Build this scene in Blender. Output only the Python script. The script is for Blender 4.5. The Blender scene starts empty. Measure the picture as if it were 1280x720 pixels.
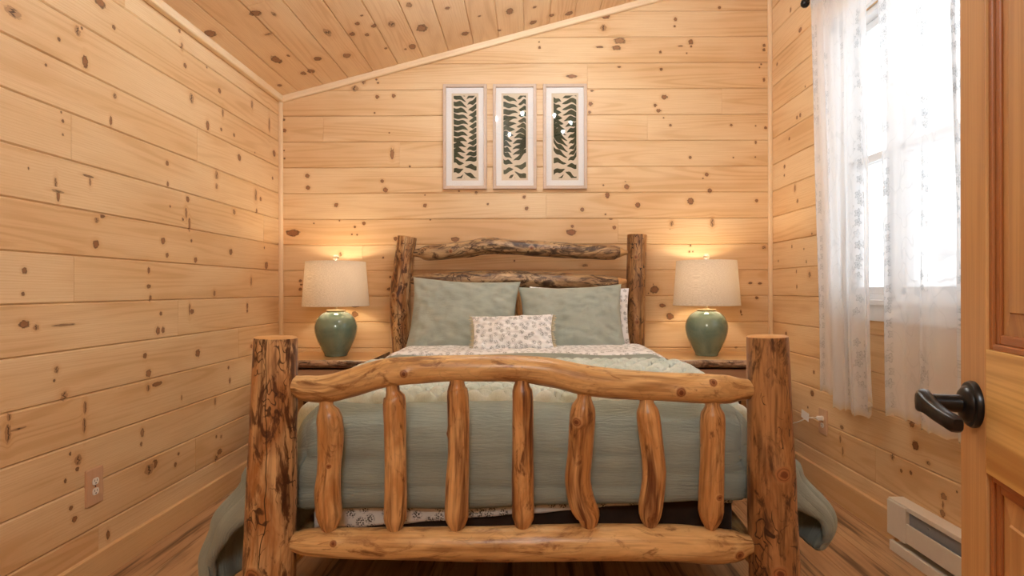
import bpy, bmesh, math, random
import numpy as np
from mathutils import Vector, Matrix, noise

PI = math.pi
scene = bpy.context.scene
COL = scene.collection
random.seed(7)

# ------------------------------------------------------------------ camera model and room measures (metres)
F = 720.0; PX, PY = 654.0, 361.5
YAW = 0.0085; H = 1.19
DL, DR, YB, YF = 1.771, 1.726, 4.10, -1.2
ZC = 2.56; SL = 0.262; CA = math.atan(SL)
PITCH = 0.184; ZROW = 1.14

def ray(px, py):
    u = (px - PX) / F; v = (PY - py) / F
    return Vector((u * math.cos(YAW) - math.sin(YAW), math.cos(YAW) + u * math.sin(YAW), v))
def at_y(px, py, y):
    d = ray(px, py); t = y / d.y
    return Vector((d.x * t, y, H + d.z * t))
def at_x(px, py, x):
    d = ray(px, py); t = x / d.x
    return Vector((x, d.y * t, H + d.z * t))
def at_ceiling(px, py):
    d = ray(px, py)                       # z = ZC + SL*(x+DL)
    t = (ZC + SL * DL - H) / (d.z - SL * d.x)
    return Vector((d.x * t, d.y * t, H + d.z * t))

# ------------------------------------------------------------------ small helpers
def tag(o, label=None, cat=None, group=None, kind=None):
    if label: o['label'] = label
    if cat: o['category'] = cat
    if group: o['group'] = group
    if kind: o['kind'] = kind
    return o

def empty(name, loc, label=None, cat=None, group=None, rotz=0.0, kind=None):
    o = bpy.data.objects.new(name, None); COL.objects.link(o)
    o.location = loc; o.rotation_euler = (0, 0, rotz); o.empty_display_size = 0.1
    return tag(o, label, cat, group, kind)

def link(name, me, mats=None, parent=None, smooth=False):
    o = bpy.data.objects.new(name, me); COL.objects.link(o)
    if mats:
        for m in (mats if isinstance(mats, (list, tuple)) else [mats]): me.materials.append(m)
    if smooth:
        me.polygons.foreach_set('use_smooth', [True] * len(me.polygons))
    if parent is not None:
        o.parent = parent
    return o

def local(parent, v):
    """world point -> the parent's own space (parents here carry a location and a turn about z)"""
    if parent is None: return Vector(v)
    m = Matrix.Translation(parent.location) @ parent.rotation_euler.to_matrix().to_4x4()
    return m.inverted() @ Vector(v)

class MB:
    """collects vertices and faces, with a 'puv' (u, v, seed) wood coordinate for every vertex"""
    def __init__(s): s.v = []; s.f = []; s.uv = []; s.mi = []
    def add(s, verts, faces, uvs=None, mi=0):
        b = len(s.v); s.v += [tuple(x) for x in verts]
        s.uv += [tuple(x) for x in (uvs if uvs is not None else [(x[0], x[1], 0) for x in verts])]
        s.f += [tuple(i + b for i in f) for f in faces]; s.mi += [mi] * len(faces)
    def box(s, lo, hi, axis=0, ch=0.0, seed=None, mi=0, M=None):
        """a box with chamfered edges; the wood grain runs along axis"""
        bm = bmesh.new(); bmesh.ops.create_cube(bm, size=1.0)
        lo = Vector(lo); hi = Vector(hi); c = (lo + hi) / 2; d = hi - lo
        for v in bm.verts: v.co = Vector((v.co.x * d.x, v.co.y * d.y, v.co.z * d.z))
        if ch > 0: bmesh.ops.bevel(bm, geom=bm.edges[:], offset=ch, segments=2, profile=0.5, affect='EDGES')
        seed = random.uniform(0, 50) if seed is None else seed
        bm.verts.index_update()
        vs, us = [], []
        for v in bm.verts:
            p = v.co + c; q = p if M is None else M @ p
            vs.append(q)
            a = [p.x, p.y, p.z]; u = a[axis]; r = [a[i] for i in range(3) if i != axis]
            us.append((u + seed * 3.1, r[0] + r[1] + seed, seed))
        s.add(vs, [[v.index for v in f.verts] for f in bm.faces], us, mi); bm.free()
    def lathe(s, prof, n=32, center=(0, 0, 0), mi=0, cap=False, M=None):
        b = len(s.v); vs = []; fs = []; us = []
        for (r, z) in prof:
            for k in range(n):
                a = 2 * PI * k / n
                p = Vector((center[0] + r * math.cos(a), center[1] + r * math.sin(a), center[2] + z))
                vs.append(p if M is None else M @ p); us.append((z, a * 0.1, 1.0))
        m = len(prof)
        for i in range(m - 1):
            for k in range(n):
                k2 = (k + 1) % n
                fs.append((i * n + k, i * n + k2, (i + 1) * n + k2, (i + 1) * n + k))
        if cap:
            fs.append(tuple(range(n - 1, -1, -1))); fs.append(tuple((m - 1) * n + k for k in range(n)))
        s.add(vs, fs, us, mi)
    def tube(s, pts, r, n=10, mi=0):
        pts = [Vector(p) for p in pts]; vs = []; fs = []; us = []
        t0 = (pts[1] - pts[0]).normalized(); nrm = t0.orthogonal().normalized()
        m = len(pts)
        for i, p in enumerate(pts):
            t = (pts[min(i + 1, m - 1)] - pts[max(i - 1, 0)]).normalized()
            nrm = (nrm - t * nrm.dot(t)).normalized(); bn = t.cross(nrm)
            rr = r[i] if isinstance(r, (list, tuple)) else r
            for k in range(n):
                a = 2 * PI * k / n
                vs.append(p + nrm * rr * math.cos(a) + bn * rr * math.sin(a)); us.append((i * .02, a * .05, 2.0))
        for i in range(m - 1):
            for k in range(n):
                k2 = (k + 1) % n
                fs.append((i * n + k, i * n + k2, (i + 1) * n + k2, (i + 1) * n + k))
        fs.append(tuple(range(n - 1, -1, -1))); fs.append(tuple((m - 1) * n + k for k in range(n)))
        s.add(vs, fs, us, mi)
    def build(s, name, mats, parent=None, smooth=False, world=True, angle=None):
        me = bpy.data.meshes.new(name)
        vs = [local(parent, v) for v in s.v] if (world and parent is not None) else s.v
        me.from_pydata([tuple(v) for v in vs], [], s.f); me.update()
        a = me.attributes.new('puv', 'FLOAT_VECTOR', 'POINT')
        a.data.foreach_set('vector', np.array(s.uv, dtype=np.float32).ravel())
        o = link(name, me, mats, parent, smooth)
        me.polygons.foreach_set('material_index', s.mi)
        if angle is not None:
            me.polygons.foreach_set('use_smooth', [True] * len(me.polygons))
            me.set_sharp_from_angle(angle=angle)
        return o

# ------------------------------------------------------------------ material node helpers
def srgb(r, g, b):
    def f(c):
        c = c / 255.0
        return c / 12.92 if c <= 0.04045 else ((c + 0.055) / 1.055) ** 2.4
    return (f(r), f(g), f(b), 1.0)

class NT:
    def __init__(s, name):
        s.m = bpy.data.materials.new(name); s.m.use_nodes = True
        s.t = s.m.node_tree; s.t.nodes.clear()
        s.out = s.t.nodes.new('ShaderNodeOutputMaterial')
    def n(s, typ, **kw):
        x = s.t.nodes.new(typ)
        for k, v in kw.items(): setattr(x, k, v)
        return x
    def set(s, sock, v):
        if hasattr(v, 'is_output') or isinstance(v, bpy.types.NodeSocket): s.t.links.new(v, sock)
        else: sock.default_value = v
    def math(s, op, a, b=0.0, c=0.0, clamp=False):
        x = s.n('ShaderNodeMath', operation=op, use_clamp=clamp)
        s.set(x.inputs[0], a); s.set(x.inputs[1], b)
        if op in ('MULTIPLY_ADD', 'SMOOTH_MIN', 'COMPARE'): s.set(x.inputs[2], c)
        return x.outputs[0]
    def vec(s, x, y, z):
        c = s.n('ShaderNodeCombineXYZ'); s.set(c.inputs[0], x); s.set(c.inputs[1], y); s.set(c.inputs[2], z)
        return c.outputs[0]
    def sep(s, v):
        c = s.n('ShaderNodeSeparateXYZ'); s.set(c.inputs[0], v); return c.outputs
    def attr(s, name):
        return s.n('ShaderNodeAttribute', attribute_name=name)
    def noise(s, v, scale=1.0, detail=2.0, rough=0.5, dist=0.0):
        x = s.n('ShaderNodeTexNoise'); s.set(x.inputs['Vector'], v)
        x.inputs['Scale'].default_value = scale; x.inputs['Detail'].default_value = detail
        x.inputs['Roughness'].default_value = rough; x.inputs['Distortion'].default_value = dist
        return x.outputs['Fac']
    def ss(s, v, lo, hi, a=0.0, b=1.0):
        x = s.n('ShaderNodeMapRange', interpolation_type='SMOOTHSTEP')
        s.set(x.inputs[0], v); s.set(x.inputs[1], lo); s.set(x.inputs[2], hi); s.set(x.inputs[3], a); s.set(x.inputs[4], b)
        return x.outputs[0]
    def mix(s, fac, a, b, mode='MIX'):
        x = s.n('ShaderNodeMix', data_type='RGBA', blend_type=mode)
        s.set(x.inputs[0], fac); s.set(x.inputs[6], a); s.set(x.inputs[7], b)
        return x.outputs[2]
    def bump(s, h, strength=0.3, dist=0.002):
        x = s.n('ShaderNodeBump'); s.set(x.inputs['Height'], h)
        x.inputs['Strength'].default_value = strength; x.inputs['Distance'].default_value = dist
        return x.outputs[0]
    def bsdf(s, col, rough=0.5, spec=0.4, metal=0.0, normal=None, **kw):
        b = s.n('ShaderNodeBsdfPrincipled')
        s.set(b.inputs['Base Color'], col); s.set(b.inputs['Roughness'], rough)
        b.inputs['Specular IOR Level'].default_value = spec; b.inputs['Metallic'].default_value = metal
        if normal is not None: s.set(b.inputs['Normal'], normal)
        for k, v in kw.items(): s.set(b.inputs[k], v)
        return b.outputs[0]
    def done(s, sh):
        s.t.links.new(sh, s.out.inputs[0]); return s.m

def wood(name, light, mid, dark, knotc, line=0.35, tone=0.5, rough=0.42, ring_f=34.0, vscale=7.0, fiber=0.25, streak=None, spec=0.35, tonevar=0.5):
    k = NT(name)
    p = k.sep(k.attr('puv').outputs['Vector']); u, v, seed = p[0], p[1], p[2]
    kn = k.sep(k.attr('kn').outputs['Vector']); kx, kz, st = kn[0], kn[1], kn[2]
    kr = k.attr('kr').outputs['Fac']
    d2 = k.math('ADD', k.math('MULTIPLY', kx, kx), k.math('MULTIPLY', kz, kz))
    d = k.math('SQRT', d2)
    fall = k.math('SUBTRACT', 1.0, k.math('DIVIDE', d, 7.0), clamp=True)
    fall = k.math('MULTIPLY', fall, fall)
    push = k.math('DIVIDE', k.math('MULTIPLY', k.math('MULTIPLY', kz, kr), k.math('MULTIPLY', fall, 1.5)), k.math('ADD', d2, 0.7))
    v2 = k.math('SUBTRACT', v, push)
    s7 = k.math('MULTIPLY', seed, 7.31)
    n1 = k.noise(k.vec(k.math('MULTIPLY', u, 0.42), k.math('MULTIPLY', v2, vscale), s7), 1.0, 1.0, 0.36)
    ring = k.math('SINE', k.math('MULTIPLY', n1, ring_f * 2.2))
    ring = k.ss(ring, -0.2, 1.0)
    fine = k.ss(k.math('SINE', k.math('MULTIPLY_ADD', v2, 620.0, k.math('MULTIPLY', n1, 60.0))), 0.0, 1.0)
    wob = k.noise(k.vec(k.math('MULTIPLY', u, 1.3), k.math('MULTIPLY', v2, 5.0), k.math('ADD', s7, 3.3)), 1.0, 2.0)
    fib = k.noise(k.vec(k.math('MULTIPLY', u, 5.0), k.math('MULTIPLY', v2, 230.0), s7), 1.0, 2.0, 0.6)
    wn = k.n('ShaderNodeTexWhiteNoise', noise_dimensions='1D'); k.set(wn.inputs['W'], seed)
    pt = wn.outputs['Value']
    base = k.mix(k.math('MULTIPLY_ADD', pt, tonevar, k.math('MULTIPLY', k.ss(wob, 0.3, 0.7), tone)), light, mid)
    base = k.mix(k.math('MULTIPLY', k.math('MULTIPLY', ring, k.ss(wob, 0.36, 0.64, 0.12, 1.0)), line), base, dark)
    base = k.mix(k.math('MULTIPLY', k.math('MULTIPLY', fine, k.ss(wob, 0.60, 0.36)), line * 0.45), base, dark)
    base = k.mix(k.math('MULTIPLY', k.ss(fib, 0.45, 0.75), fiber), base, dark)
    if streak:
        sn = k.noise(k.vec(k.math('MULTIPLY', u, 1.3), k.math('MULTIPLY', v2, 20.0), k.math('ADD', s7, 9.0)), 1.0, 3.0, 0.6)
        base = k.mix(k.ss(sn, streak[1], streak[2], 0.0, streak[3]), base, streak[0])
    # knots
    dn = k.noise(k.vec(k.math('MULTIPLY', kx, 1.6), k.math('MULTIPLY', kz, 1.6), seed), 1.0, 2.0)
    dd = k.math('ADD', d, k.math('MULTIPLY', k.math('SUBTRACT', dn, 0.5), 1.1))
    solid = k.ss(st, 0.55, 0.75)
    core = k.ss(dd, 0.80, 1.12, 1.0, 0.0)
    halo = k.math('MULTIPLY', k.ss(dd, 0.9, 2.8, 1.0, 0.0), 0.30)
    edge = k.math('MULTIPLY', k.math('MULTIPLY', k.ss(dd, 0.66, 0.9), k.ss(dd, 0.95, 1.25, 1.0, 0.0)), solid)
    rings2 = k.ss(k.math('SINE', k.math('MULTIPLY', dd, 17.0)), -0.2, 0.9, 0.0, 0.45)
    kc, kd = knotc
    small = k.ss(kr, 0.006, 0.013, 0.70, 0.0)
    kcol = k.mix(k.math('MAXIMUM', rings2, small), kc, kd)
    c = k.mix(k.math('MULTIPLY', halo, k.ss(st, 0.05, 0.4)), base, srgb(200, 142, 88))
    c = k.mix(k.math('MULTIPLY', core, k.math('MULTIPLY', k.math('MAXIMUM', st, k.math('MULTIPLY', k.ss(st, 0.05, 0.3), 0.55)), 0.88)), c, kcol)
    c = k.mix(k.math('MULTIPLY', edge, 0.55), c, kd)
    sx = k.math('ADD', kx, k.math('MULTIPLY', k.math('SUBTRACT', k.noise(k.vec(0.0, k.math('MULTIPLY', kz, 1.8), seed), 1.0, 2.0), 0.5), 2.2))
    seam = k.math('MULTIPLY', k.ss(k.math('ABSOLUTE', sx), 0.05, 0.32, 1.0, 0.0), k.ss(k.math('ABSOLUTE', kz), 0.5, 1.0, 1.0, 0.0))
    faint = k.math('MULTIPLY', k.ss(st, 0.05, 0.3), k.ss(st, 0.72, 0.6))
    c = k.mix(k.math('MULTIPLY', k.math('MULTIPLY', seam, faint), 0.85), c, kd)
    hgt = k.math('ADD', k.math('MULTIPLY', fib, 0.5), k.math('MULTIPLY', ring, -0.3))
    return k.done(k.bsdf(c, rough, spec, normal=k.bump(hgt, 0.12, 0.001)))

def log_mat(name, light, mid, dark, blotch_lo=0.52, blotch_hi=0.70, streak_amt=0.8, worm=0.6, rough=0.38, squig=None, crack=False):
    k = NT(name)
    lc = k.attr('lc').outputs['Vector']; p = k.sep(lc)
    kn = k.sep(k.attr('kn').outputs['Vector']); kx, kz, st = kn[0], kn[1], kn[2]
    oi = k.n('ShaderNodeObjectInfo'); rnd = k.math('MULTIPLY', k.attr('ls').outputs['Fac'], 1.0)
    d2 = k.math('ADD', k.math('MULTIPLY', kx, kx), k.math('MULTIPLY', kz, kz)); d = k.math('SQRT', d2)
    def sv(a, b):
        return k.vec(k.math('MULTIPLY_ADD', p[0], a, rnd), k.math('MULTIPLY_ADD', p[1], a, rnd), k.math('MULTIPLY', p[2], b))
    big = k.noise(sv(11, 3.2), 1.0, 4.0, 0.62, 0.9)
    st1 = k.noise(sv(36, 3.0), 1.0, 3.0, 0.6, 0.5)
    st2 = k.noise(sv(130, 7.0), 1.0, 2.0, 0.6, 0.3)
    blot = k.noise(sv(17, 6.5), 1.0, 5.0, 0.68, 1.4)
    c = k.mix(k.ss(big, 0.36, 0.62), light, mid)
    c = k.mix(k.ss(st1, 0.46, 0.72, 0.0, streak_amt), c, dark)
    c = k.mix(k.ss(st2, 0.42, 0.75, 0.0, 0.35), c, dark)
    c = k.mix(k.ss(blot, blotch_lo, blotch_hi, 0.0, 0.92), c, dark)
    deep = k.mix(0.6, dark, srgb(38, 18, 8))
    c = k.mix(k.ss(blot, blotch_hi - 0.03, blotch_hi + 0.10, 0.0, 0.85), c, deep)
    w1 = k.noise(sv(30, 16), 1.0, 1.0, 0.5, 0.6)
    wl = k.ss(k.math('ABSOLUTE', k.math('SUBTRACT', w1, 0.5)), 0.010, 0.032, 1.0, 0.0)
    wm = k.ss(k.noise(sv(9, 4.5), 1.0, 2.0), 0.47, 0.55)
    wl = k.math('MULTIPLY', k.math('MULTIPLY', wl, wm), worm)
    c = k.mix(wl, c, squig or deep)
    if crack:
        ph = k.math('ARCTAN2', p[1], p[0])
        wv = k.math('MULTIPLY', k.math('SUBTRACT', k.noise(k.vec(rnd, 0.0, k.math('MULTIPLY', p[2], 3.5)), 1.0, 3.0), 0.5), 0.9)
        off = k.math('ABSOLUTE', k.math('SUBTRACT', k.math('ADD', ph, wv), 0.12))
        c = k.mix(k.ss(off, 0.008, 0.03, 0.95, 0.0), c, srgb(26, 14, 8))
    # branch knots
    dn = k.noise(k.vec(k.math('MULTIPLY', kx, 1.5), k.math('MULTIPLY', kz, 1.5), rnd), 1.0, 2.0)
    dd = k.math('ADD', d, k.math('MULTIPLY', k.math('SUBTRACT', dn, 0.5), 0.35))
    ringk = k.ss(k.math('SINE', k.math('MULTIPLY', dd, 15.0)), -0.1, 0.9)
    kc = k.mix(k.math('MULTIPLY', ringk, 0.6), srgb(160, 108, 66), srgb(96, 54, 30))
    kc = k.mix(k.ss(dd, 0.62, 0.4), kc, srgb(112, 62, 36))
    inn = k.ss(dd, 1.0, 1.5, 1.0, 0.0)
    c = k.mix(k.math('MULTIPLY', k.ss(dd, 1.0, 2.0, 0.6, 0.0), k.ss(st, 0.3, 0.7)), c, light)
    c = k.mix(k.math('MULTIPLY', inn, k.ss(st, 0.3, 0.7)), c, kc)
    h = k.math('SUBTRACT', k.math('MULTIPLY', st1, 0.6), k.math('MULTIPLY', wl, 0.5))
    return k.done(k.bsdf(c, rough, 0.45, normal=k.bump(h, 0.25, 0.004)))

def fabric(name, col, col2=None, rough=0.9, weave=(900, 900), crinkle=None, amt=0.3, sheen=0.15):
    k = NT(name)
    co = k.attr('fuv').outputs['Vector']; p = k.sep(co)
    n1 = k.noise(k.vec(k.math('MULTIPLY', p[0], weave[0]), k.math('MULTIPLY', p[1], weave[1]), p[2]), 1.0, 2.0, 0.6)
    n2 = k.noise(co, 9.0, 3.0)
    c = k.mix(k.ss(n2, 0.3, 0.7), col, col2 or col)
    c = k.mix(k.ss(n1, 0.35, 0.75, 0.0, 0.22), c, k.mix(0.5, c, (0, 0, 0, 1)))
    h = k.math('MULTIPLY', n1, 0.25)
    if crinkle:
        cr = k.noise(k.vec(k.math('MULTIPLY', p[0], crinkle[0]), k.math('MULTIPLY', p[1], crinkle[1]), p[2]), 1.0, 3.0, 0.6, 0.4)
        h = k.math('ADD', h, cr)
    return k.done(k.bsdf(c, rough, 0.2, normal=k.bump(h, amt, 0.006), **{'Sheen Weight': sheen}))

def floral(name, ground, ink, cell=0.055, dens=1.0):
    k = NT(name)
    co = k.attr('fuv').outputs['Vector']
    vo = k.n('ShaderNodeTexVoronoi', voronoi_dimensions='2D', feature='F1')
    k.set(vo.inputs['Vector'], co); vo.inputs['Scale'].default_value = 1.0 / cell; vo.inputs['Randomness'].default_value = 0.75
    r = vo.outputs['Distance']
    v2 = k.n('ShaderNodeTexVoronoi', voronoi_dimensions='2D', feature='F1')
    k.set(v2.inputs['Vector'], co); v2.inputs['Scale'].default_value = 6.2 / cell; v2.inputs['Randomness'].default_value = 0.8
    leaf = k.ss(v2.outputs['Distance'], 0.25, 0.47, 1.0, 0.0)
    mask = k.ss(r, 0.22, 0.46, 1.0, 0.0)
    stem = k.ss(k.math('ABSOLUTE', k.math('SUBTRACT', k.noise(co, 95.0, 1.0), 0.5)), 0.01, 0.035, 1.0, 0.0)
    m = k.math('MAXIMUM', k.math('MULTIPLY', leaf, mask), k.math('MULTIPLY', stem, k.math('MULTIPLY', mask, 0.7)))
    m = k.math('MULTIPLY', m, dens)
    cr = k.noise(co, 60.0, 3.0)
    return k.done(k.bsdf(k.mix(m, ground, ink), 0.9, 0.2, normal=k.bump(cr, 0.15, 0.004), **{'Sheen Weight': 0.1}))

def simple(name, col, rough=0.5, spec=0.5, metal=0.0, nz=None, **kw):
    k = NT(name)
    tc = k.n('ShaderNodeTexCoord').outputs['Object']
    n = k.noise(tc, nz[0] if nz else 40.0, 3.0)
    c = k.mix(k.math('MULTIPLY', n, nz[1] if nz else 0.08), col, (0.02, 0.02, 0.02, 1))
    return k.done(k.bsdf(c, rough, spec, metal, **kw))

KN = (srgb(134, 74, 36), srgb(48, 25, 14))
M = {}
M['wall'] = wood('pine_boards', srgb(235, 206, 163), srgb(221, 182, 134), srgb(188, 136, 86), KN, line=0.32, tone=0.75, fiber=0.2)
M['ceil'] = wood('pine_ceiling_boards', srgb(240, 212, 174), srgb(228, 192, 150), srgb(194, 146, 100), KN, line=0.32, tone=0.75, fiber=0.2)
M['trim'] = wood('pine_trim', srgb(240, 216, 180), srgb(232, 202, 160), srgb(205, 160, 112), KN, line=0.12, tone=0.4)
M['base'] = wood('pine_baseboard', srgb(228, 192, 144), srgb(218, 176, 124), srgb(192, 142, 88), KN, line=0.25, tone=0.5)
M['door'] = wood('varnished_pine_door', srgb(208, 160, 104), srgb(190, 140, 86), srgb(150, 98, 54), KN, line=0.34, tone=0.5, rough=0.35, ring_f=22.0, tonevar=0.15)
M['rail'] = wood('varnished_pine_rail', srgb(230, 190, 118), srgb(218, 170, 96), srgb(170, 112, 50), KN, line=0.75, tone=0.4, rough=0.35, ring_f=30.0, vscale=7.0, tonevar=0.1)
M['mould'] = wood('dark_pine_moulding', srgb(170, 108, 60), srgb(150, 90, 48), srgb(110, 60, 30), KN, line=0.3, rough=0.35)
M['floor'] = wood('plank_floor', srgb(204, 168, 128), srgb(178, 138, 100), srgb(130, 94, 64), KN, line=0.35, tone=0.8, rough=0.4, ring_f=26.0,
                  streak=(srgb(84, 58, 40), 0.50, 0.68, 0.85), tonevar=0.6)
M['slab'] = wood('varnished_slab', srgb(218, 174, 120), srgb(202, 154, 98), srgb(150, 100, 56), KN, line=0.4, rough=0.28, spec=0.5)
M['post'] = log_mat('peeled_log_post', srgb(214, 176, 126), srgb(168, 114, 64), srgb(82, 44, 22), 0.48, 0.60, 0.8, 0.9, crack=True)
M['postr'] = log_mat('dark_log_post', srgb(184, 138, 90), srgb(146, 100, 58), srgb(74, 44, 24), 0.51, 0.65, 0.8, 1.0)
M['railg'] = log_mat('honey_log', srgb(226, 190, 134), srgb(204, 162, 106), srgb(138, 94, 54), 0.52, 0.67, 0.8, 0.15, 0.32)
M['spin'] = log_mat('amber_spindle', srgb(222, 178, 122), srgb(190, 136, 80), srgb(98, 54, 28), 0.55, 0.70, 1.0, 0.12, 0.32)
M['head'] = log_mat('mottled_head_log', srgb(206, 172, 128), srgb(156, 118, 80), srgb(74, 50, 34), 0.47, 0.60, 0.8, 0.9)
M['bark'] = log_mat('live_edge', srgb(196, 166, 134), srgb(146, 106, 74), srgb(78, 52, 36), 0.46, 0.60, 0.8, 1.0)
M['endg'] = simple('end_grain', srgb(214, 164, 106), 0.5, 0.3, nz=(60, 0.25))
M['sage'] = fabric('sage_gauze', srgb(160, 171, 161), srgb(150, 161, 152), crinkle=(16, 170), amt=0.75)
M['pill'] = fabric('sage_pillow_cotton', srgb(174, 182, 171), srgb(164, 172, 162), crinkle=(40, 90), amt=0.4)
M['knit'] = fabric('pale_green_plush', srgb(226, 237, 230), srgb(200, 216, 206), weave=(300, 300), crinkle=(60, 60), amt=0.4, sheen=0.3)
M['flor'] = floral('floral_cotton', srgb(246, 247, 248), srgb(136, 140, 140), 0.036)
M['florb'] = floral('floral_beige_cotton', srgb(232, 226, 216), srgb(92, 84, 72), 0.046)
M['fringe'] = fabric('beige_fringe', srgb(214, 202, 172), srgb(190, 176, 146), weave=(600, 200))
M['boxs'] = fabric('dark_box_spring_cloth', srgb(62, 46, 36), srgb(48, 36, 28), weave=(500, 500))
M['black'] = simple('oiled_bronze', srgb(20, 18, 19), 0.28, 0.5, 0.3)
M['white'] = simple('white_enamel', srgb(240, 236, 228), 0.35, 0.5)
M['heat'] = simple('cream_enamel', srgb(232, 224, 210), 0.4, 0.4)
M['fin'] = simple('grey_metal_fin', srgb(150, 156, 164), 0.45, 0.5, 0.3)
M['vinyl'] = simple('white_vinyl', srgb(244, 245, 246), 0.35, 0.5)
M['slot'] = simple('dark_slot', srgb(24, 22, 20), 0.7)
M['frame'] = simple('taupe_frame_wood', srgb(206, 180, 158), 0.45, 0.4, nz=(90, 0.15))
M['mat'] = simple('white_mat_board', srgb(240, 236, 232), 0.9, 0.2, nz=(30, 0.02))
M['paper'] = simple('beige_paper', srgb(224, 206, 180), 0.9, 0.2, nz=(200, 0.08))
M['leaf'] = simple('dark_green_ink', srgb(54, 62, 40), 0.85, 0.2, nz=(150, 0.2))
M['brass'] = simple('aged_brass', srgb(206, 186, 150), 0.3, 0.5, 0.7)
M['plate'] = wood('maple_cover_plate', srgb(214, 176, 142), srgb(206, 164, 130), srgb(190, 146, 112), KN, line=0.15)

k = NT('celadon_glaze')
tc = k.n('ShaderNodeTexCoord').outputs['Object']
gn = k.noise(tc, 9.0, 4.0, 0.6, 0.6)
M['glaze'] = k.done(k.bsdf(k.mix(k.ss(gn, 0.35, 0.7), srgb(98, 122, 108), srgb(118, 138, 120)), 0.08, 0.6, **{'Coat Weight': 0.6, 'Coat Roughness': 0.04}))

k = NT('linen_shade')
p = k.sep(k.attr('puv').outputs['Vector'])
w1 = k.noise(k.vec(k.math('MULTIPLY', p[0], 420), k.math('MULTIPLY', p[1], 140), 0.0), 1.0, 2.0)
w2 = k.noise(k.vec(k.math('MULTIPLY', p[0], 90), k.math('MULTIPLY', p[1], 2200), 4.0), 1.0, 2.0)
wv = k.math('MULTIPLY', k.math('ADD', w1, w2), 0.5)
cc = k.mix(k.ss(wv, 0.40, 0.62), srgb(232, 222, 208), srgb(204, 192, 176))
df = k.n('ShaderNodeBsdfDiffuse'); k.set(df.inputs[0], cc)
tl = k.n('ShaderNodeBsdfTranslucent'); k.set(tl.inputs[0], cc)
mx = k.n('ShaderNodeMixShader'); mx.inputs[0].default_value = 0.35
k.t.links.new(df.outputs[0], mx.inputs[1]); k.t.links.new(tl.outputs[0], mx.inputs[2])
M['shade'] = k.done(mx.outputs[0])

def glass_mat(name, tint=(1, 1, 1, 1), ior=1.45):
    k = NT(name)
    fr = k.n('ShaderNodeFresnel'); bf = k.n('ShaderNodeNewGeometry').outputs['Backfacing']
    k.set(fr.inputs[0], k.math('MULTIPLY_ADD', bf, 1.0 / ior - ior, ior))
    tr = k.n('ShaderNodeBsdfTransparent'); tr.inputs[0].default_value = tint
    gl = k.n('ShaderNodeBsdfGlossy'); gl.inputs['Roughness'].default_value = 0.02
    mx = k.n('ShaderNodeMixShader'); k.set(mx.inputs[0], fr.outputs[0])
    k.t.links.new(tr.outputs[0], mx.inputs[1]); k.t.links.new(gl.outputs[0], mx.inputs[2])
    return k.done(mx.outputs[0])
M['glass'] = glass_mat('clear_pane')
M['crystal'] = simple('clear_glass_ball', srgb(235, 240, 235), 0.05, 0.5, **{'Transmission Weight': 0.9})

def emit(name, col, strength):
    k = NT(name); e = k.n('ShaderNodeEmission'); e.inputs[0].default_value = col; e.inputs[1].default_value = strength
    return k.done(e.outputs[0])
M['bulb'] = emit('warm_bulb', srgb(255, 214, 160), 12.0)
M['bulbc'] = emit('clear_cool_bulb', (.76, .89, 1.0, 1.0), 1350.0)

# sheer curtain: voile with embroidered five-petal flowers in upright columns
k = NT('lace_voile')
co = k.attr('fuv').outputs['Vector']; p = k.sep(co)
vo = k.n('ShaderNodeTexVoronoi', voronoi_dimensions='2D', feature='F1')
k.set(vo.inputs['Vector'], co); vo.inputs['Scale'].default_value = 19.0; vo.inputs['Randomness'].default_value = 0.5
lv = k.n('ShaderNodeVectorMath', operation='SUBTRACT'); k.set(lv.inputs[0], co); k.set(lv.inputs[1], vo.outputs['Position'])
lp = k.sep(lv.outputs[0])
th = k.math('ARCTAN2', lp[1], lp[0])
pet = k.math('MULTIPLY_ADD', k.math('COSINE', k.math('MULTIPLY', th, 5.0)), 0.09, 0.30)
rad = vo.outputs['Distance']
fl = k.ss(k.math('SUBTRACT', pet, rad), 0.0, 0.05)
ol = k.ss(k.math('ABSOLUTE', k.math('SUBTRACT', pet, rad)), 0.02, 0.07, 1.0, 0.0)
ctr = k.ss(rad, 0.08, 0.12, 1.0, 0.0)
colm = k.math('SINE', k.math('MULTIPLY', p[0], 2 * PI / 0.30))
colmask = k.ss(colm, 0.35, 0.6)
gap = k.ss(k.noise(k.vec(k.math('MULTIPLY', p[0], 3.0), k.math('MULTIPLY', p[1], 6.0), 1.0), 1.0, 1.0), 0.42, 0.5)
fmask = k.math('MULTIPLY', colmask, gap)
vine = k.ss(k.math('ABSOLUTE', k.math('SUBTRACT', k.noise(k.vec(k.math('MULTIPLY', p[0], 11), k.math('MULTIPLY', p[1], 7), 2.0), 1.0, 1.0), 0.5)), 0.006, 0.016, 1.0, 0.0)
hem = k.attr('hem').outputs['Fac']
lace = k.math('MAXIMUM', k.math('MULTIPLY', k.math('MAXIMUM', k.math('MULTIPLY', fl, 0.5), k.math('MAXIMUM', ol, ctr)), fmask), k.math('MULTIPLY', vine, 0.35))
lace = k.math('MAXIMUM', lace, k.math('MULTIPLY', hem, k.ss(vo.outputs['Distance'], 0.1, 0.4, 0.9, 0.3)))
opac = k.math('MULTIPLY_ADD', lace, 0.28, 0.70)
ccol = k.mix(hem, k.mix(k.math('MULTIPLY', lace, 0.9), srgb(246, 249, 252), srgb(168, 174, 178)), srgb(238, 226, 200))
df = k.n('ShaderNodeBsdfDiffuse'); k.set(df.inputs[0], ccol)
tl = k.n('ShaderNodeBsdfTranslucent'); k.set(tl.inputs[0], ccol)
m1 = k.n('ShaderNodeMixShader'); m1.inputs[0].default_value = 0.5
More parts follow.
